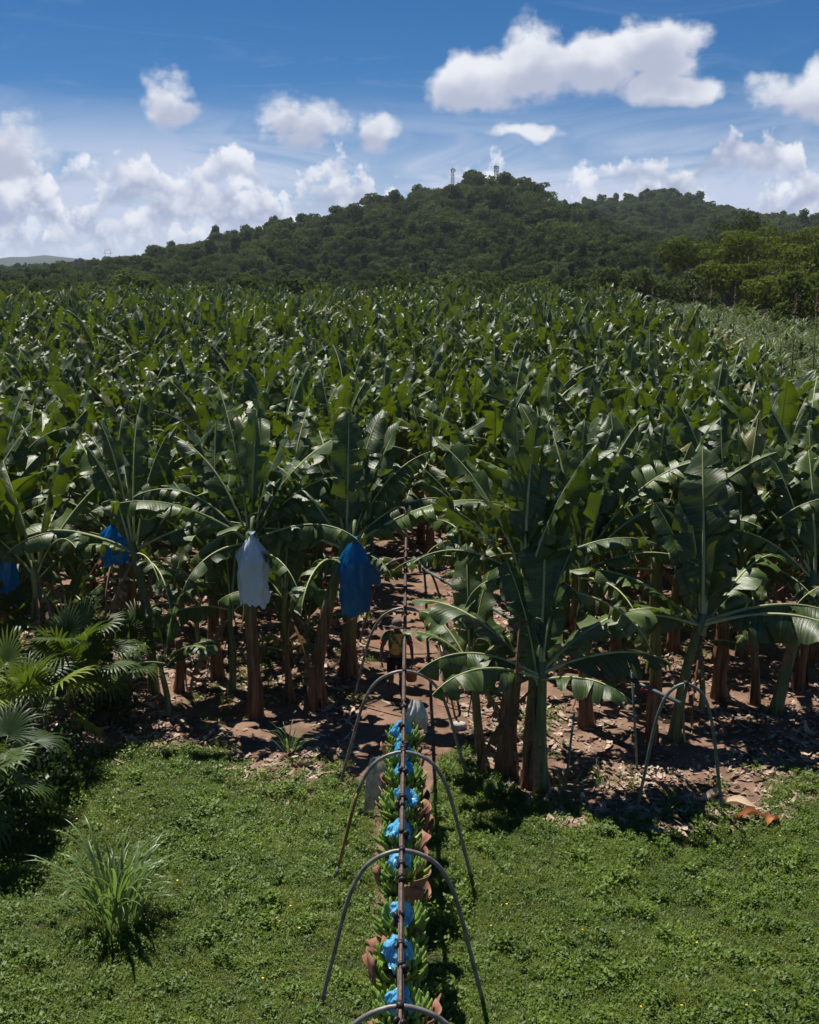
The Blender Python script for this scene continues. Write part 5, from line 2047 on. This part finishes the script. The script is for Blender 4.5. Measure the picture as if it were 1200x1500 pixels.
grass_clump(172, 1352, 130, 0.36, 1.12, 1, 'large clump of tall arching grass on the lawn')
grass_clump(425, 1105, 26, 0.12, 0.55, 2, 'small tuft of feathery grass at the lawn edge before the stems')
grass_clump(830, 1165, 22, 0.16, 0.5, 3, 'small grass tuft at the foot of the young upright-leaved plant')
grass_clump(880, 1150, 14, 0.12, 0.45, 5, 'grass tuft in the shade next to the leaning prop pole')

# ------------------------------------------------------------------ lawn


def weed_mesh(seed, nl, spread, hmax, ls):
    r = np.random.default_rng(seed)
    V, F = [], []
    for i in range(nl):
        a = r.uniform(0, 6.28); q = spread * math.sqrt(r.random())
        c = Vector((math.cos(a) * q, math.sin(a) * q, r.uniform(0.2, 1.0) * hmax))
        ya = r.uniform(0, 6.28); pt = r.uniform(-0.5, 0.9)
        d = Vector((math.cos(ya) * math.cos(pt), math.sin(ya) * math.cos(pt), math.sin(pt)))
        s = d.cross(Vector((0, 0, 1))).normalized()
        l = ls * r.uniform(0.6, 1.4); w = l * r.uniform(0.28, 0.42)
        up = s.cross(d) * -1
        o = len(V)
        V += [c, c + d * l * 0.5 - s * w + up * w * 0.3, c + d * l - up * l * 0.1, c + d * l * 0.5 + s * w + up * w * 0.3]
        F += [(o, o + 1, o + 2), (o, o + 2, o + 3)]
    return np_mesh('weed_form', np.array([tuple(v) for v in V]), np.array(F), M_WEED)


def tuft_mesh(seed, nb, spread, h):
    r = np.random.default_rng(seed)
    V, F = [], []
    for i in range(nb):
        a = r.uniform(0, 6.28); q = spread * math.sqrt(r.random())
        p = Vector((math.cos(a) * q, math.sin(a) * q, 0))
        ya = r.uniform(0, 6.28); e = r.uniform(0.35, 1.4); l = h * r.uniform(0.6, 1.3); w = r.uniform(0.0025, 0.005)
        d = Vector((math.cos(ya), math.sin(ya), 0)); s = Vector((-math.sin(ya), math.cos(ya), 0))
        m = p + (d * math.cos(e) + Vector((0, 0, math.sin(e)))) * l * 0.55
        t = m + (d * math.cos(e - 0.9) + Vector((0, 0, math.sin(e - 0.9)))) * l * 0.5
        o = len(V)
        V += [p - s * w, p + s * w, m + s * w, m - s * w, t]
        F += [(o, o + 1, o + 2), (o, o + 2, o + 3), (o + 3, o + 2, o + 4)]
    return np_mesh('tuft_form', np.array([tuple(v) for v in V]), np.array(F), M_GRASS)


LAWN_T = [weed_mesh(i, 46, 0.15, 0.075, 0.034) for i in range(3)] + [weed_mesh(10 + i, 30, 0.13, 0.11, 0.048) for i in range(2)] + [tuft_mesh(20 + i, 46, 0.12, 0.11) for i in range(3)] + [weed_mesh(30, 40, 0.12, 0.20, 0.055)]
r = np.random.default_rng(5)
pts, idx, scl = [], [], []
for k in range(46000):
    x, y = r.uniform(-11, 11), r.uniform(10.2, 22.5)
    if abs(x) > 0.42 * y + 1.8: continue
    la = lawn_amount(x, y)
    if r.random() > la ** 1.5 * 1.05: continue
    nz = float(vnoise(np.array([x * 0.9 + 20]), np.array([y * 0.9 + 5]))[0])
    nz2 = float(vnoise(np.array([x * 2.3 + 9]), np.array([y * 2.3 + 15]))[0])
    if nz2 < 0.28 and r.random() < 0.45: continue
    pts.append((x, y, ground_z(x, y) - 0.005))
    u = r.random()
    if u < 0.025 + 0.05 * (nz2 > 0.68): idx.append(8)
    elif u < 0.22 + 0.4 * nz: idx.append(int(r.integers(0, 5)))
    else: idx.append(int(r.integers(5, 8)))
    s = r.uniform(0.5, 1.25) * (0.72 + 0.42 * nz2)
    scl.append((s, s, s * r.uniform(0.8, 1.3)))
n = len(pts)
rot = np.stack([r.normal(0, .1, n), r.normal(0, .1, n), r.uniform(0, 6.28, n)], 1)
scatter('lawn_weeds', pts, rot, scl, idx, LAWN_T, 'short rough lawn of grass and broad-leaved weeds', 'grass')
# sparse weeds in the earth among the stems
pts, idx, scl = [], [], []
for k in range(2600):
    x, y = r.uniform(-11, 11), r.uniform(18, 30)
    if abs(x) > 0.42 * y + 1 or lawn_amount(x, y) > 0.5 or (abs(x) < 0.8 and y > 19): continue
    if float(vnoise(np.array([x * 0.8 + 2]), np.array([y * 0.8 + 5]))[0]) < 0.62: continue
    pts.append((x, y, ground_z(x, y))); idx.append(int(r.integers(0, 9))); s = r.uniform(0.6, 1.3); scl.append((s, s, s))
n = len(pts)
scatter('undergrowth', pts, np.stack([np.zeros(n), np.zeros(n), r.uniform(0, 6.28, n)], 1), scl, idx, LAWN_T, 'sparse low weeds in the earth between the banana stems', 'weeds')


def flowers():
    V, F = [], []
    for k in range(34):
        x, y = r.uniform(-5.5, 6.5), r.uniform(12.2, 18.6)
        z = ground_z(x, y) + r.uniform(0.09, 0.13)
        o = len(V)
        V.append((x, y, z))
        for q in range(6):
            a = q * 1.047
            V.append((x + 0.017 * math.cos(a), y + 0.017 * math.sin(a), z + 0.006))
        F += [(o, o + 1 + q, o + 1 + (q + 1) % 6) for q in range(6)]
    o = link('lawn_flowers', np_mesh('lawn_flowers', np.array(V), np.array(F), M_FLOWER))
    tag(o, 'tiny yellow flowers dotted over the lawn', 'flowers', None, 'stuff')


flowers()

# ------------------------------------------------------------------ leaf litter


def litter():
    rg = np.random.default_rng(77)
    V, F = [], []
    n = 0
    while n < 26000:
        x, y = rg.uniform(-12, 12), 17.6 + 22 * rg.random() ** 1.5
        if abs(x) > 0.42 * y + 1: continue
        e = lawn_edge(x)
        if y < e - 0.9: continue
        if abs(x) < 1.0 and rg.random() < 0.96: continue
        d = float(vnoise(np.array([x * 0.75 + 31]), np.array([y * 0.75 + 11]))[0])
        if y < e + 1.7: d += 0.22
        if rg.random() > (d * 1.9 - 0.38): continue
        n += 1
        big = rg.random() < 0.12
        l = rg.uniform(0.18, 0.42) if big else rg.uniform(0.04, 0.16)
        w = rg.uniform(0.02, 0.06) if big else rg.uniform(0.01, 0.035)
        a = rg.uniform(0, 6.28); tl = rg.normal(0, 0.22); ro = rg.normal(0, 0.5)
        dv = np.array([math.cos(a) * math.cos(tl), math.sin(a) * math.cos(tl), math.sin(tl)])
        s0 = np.array([-math.sin(a), math.cos(a), 0.0]); up = np.array([0, 0, 1.0])
        s = s0 * math.cos(ro) + up * math.sin(ro)
        c = np.array([x, y, ground_z(x, y) + 0.012 + rg.uniform(0, 0.03)])
        o = len(V)
        cu = rg.uniform(-0.3, 0.5) * l
        for t, wf in ((-0.5, 0.35), (-0.17, 1.0), (0.17, 0.9), (0.5, 0.15)):
            m = c + dv * l * t + up * cu * (t * t)
            V += [m - s * w * wf, m + s * w * wf + up * w * 0.3]
        for q in range(3):
            F.append((o + 2 * q, o + 2 * q + 1, o + 2 * q + 3, o + 2 * q + 2))
    V = np.array(V)
    me = np_mesh('leaf_litter', V, np.array(F), M_LITTER)
    tag(link('leaf_litter', me), 'pale dry banana leaf litter strewn over the reddish earth', 'leaf litter', None, 'stuff')


def m_litter(nt, p):
    n = noise_tex(nt, worldpos(nt), 3.2, 2, 0.5)
    n2 = noise_tex(nt, worldpos(nt), 14.0, 2, 0.5)
    c = mixrgb(nt, n.ss(0.35, 0.65), (0.21, 0.14, 0.095), (0.48, 0.38, 0.29))
    c = mixrgb(nt, n2.ss(0.5, 0.7) * 0.5, c, (0.22, 0.12, 0.075))
    nt.links.new(c, p.inputs['Base Color'])
    p.inputs['Roughness'].default_value = 0.85
    p.inputs['Specular IOR Level'].default_value = 0.15


M_LITTER = mat('dry_litter', m_litter)
litter()

# a few big pieces of litter that stand out singly
M_PALELEAF = leafmat('pale_dry_leaf', (0.36, 0.26, 0.17), (0.55, 0.42, 0.29), (0.4, 0.28, 0.15), 0.15, 0.8, 0.1)
M_ORANGELEAF = leafmat('orange_dry_leaf', (0.26, 0.09, 0.035), (0.40, 0.17, 0.07), (0.4, 0.18, 0.06), 0.15, 0.8, 0.1)
for (px_, py_, l, w, a, m, lab) in [(1072, 1188, 0.75, 0.13, -0.5, M_PALELEAF, 'large curled pale dry leaf at the foot of the lone hoop'), (1098, 1205, 0.6, 0.09, 0.1, M_ORANGELEAF, 'orange-brown dry leaf lying on the lawn edge by the lone hoop'),
                                    (1040, 1178, 0.6, 0.08, 0.3, M_PALELEAF, 'flat pale leaf strip lying under the lone hoop'), (1130, 1210, 0.45, 0.08, 0.9, M_ORANGELEAF, 'small orange-brown dry leaf out on the lawn')]:
    b = G(px_, py_)
    mb = MB(); vs = []
    for j in range(9):
        t = j / 8
        ww = w * math.sin(math.pi * min(0.97, max(0.06, t))) ** 0.6
        z = 0.10 + 0.06 * math.sin(t * 6 + px_) + 0.12 * (t - 0.5) ** 2
        for q in (-1, -0.4, 0.4, 1):
            vs.append(((t - 0.5) * l, q * ww, z + 0.07 * q * q + 0.02 * math.sin(9 * t + q * 3)))
    fs = [(j * 4 + q, j * 4 + q + 1, j * 4 + q + 5, j * 4 + q + 4) for j in range(8) for q in range(3)]
    mb.add(vs, fs)
    o = mb.build('dry_leaf', m); o.location = (b.x, b.y, ground_z(b.x, b.y) - 0.03); o.rotation_euler = (0, 0, a)
    tag(o, lab, 'dry leaf')
for (px_, py_, l, rz, lab) in [(905, 1110, 0.75, -0.15, 'short cut length of banana stem lying in the litter'), (820, 1142, 0.6, 0.5, 'brown fallen stem piece lying by the young upright-leaved plant')]:
    b = G(px_, py_)
    mb = MB(); mb.tube([(-l / 2, 0, 0.05), (0, 0.02, 0.055), (l / 2, 0, 0.05)], [0.05, 0.06, 0.045], 9)
    o = mb.build('fallen_stem', M_TRUNK); o.location = (b.x, b.y, ground_z(b.x, b.y)); o.rotation_euler = (0, 0, rz)
    tag(o, lab, 'stem')

# ------------------------------------------------------------------ air


def haze():
    mb = MB()
    mb.box((0, 3990, 46), (15000, 8200, 100))
    o = mb.build('haze', [], smooth=False)
    m = bpy.data.materials.new('haze_air')
    m.use_nodes = True
    nt = m.node_tree
    nt.nodes.clear()
    out = nt.nodes.new('ShaderNodeOutputMaterial')
    v = nt.nodes.new('ShaderNodeVolumePrincipled')
    v.inputs['Color'].default_value = (0.75, 0.86, 1.0, 1)
    v.inputs['Density'].default_value = HAZE
    v.inputs['Anisotropy'].default_value = 0.2
    nt.links.new(v.outputs[0], out.inputs['Volume'])
    o.data.materials.append(m)
    o['kind'] = 'stuff'
    o['label'] = 'thin blue haze over the far hills'
    o['category'] = 'haze'


HAZE = 0.00008
haze()
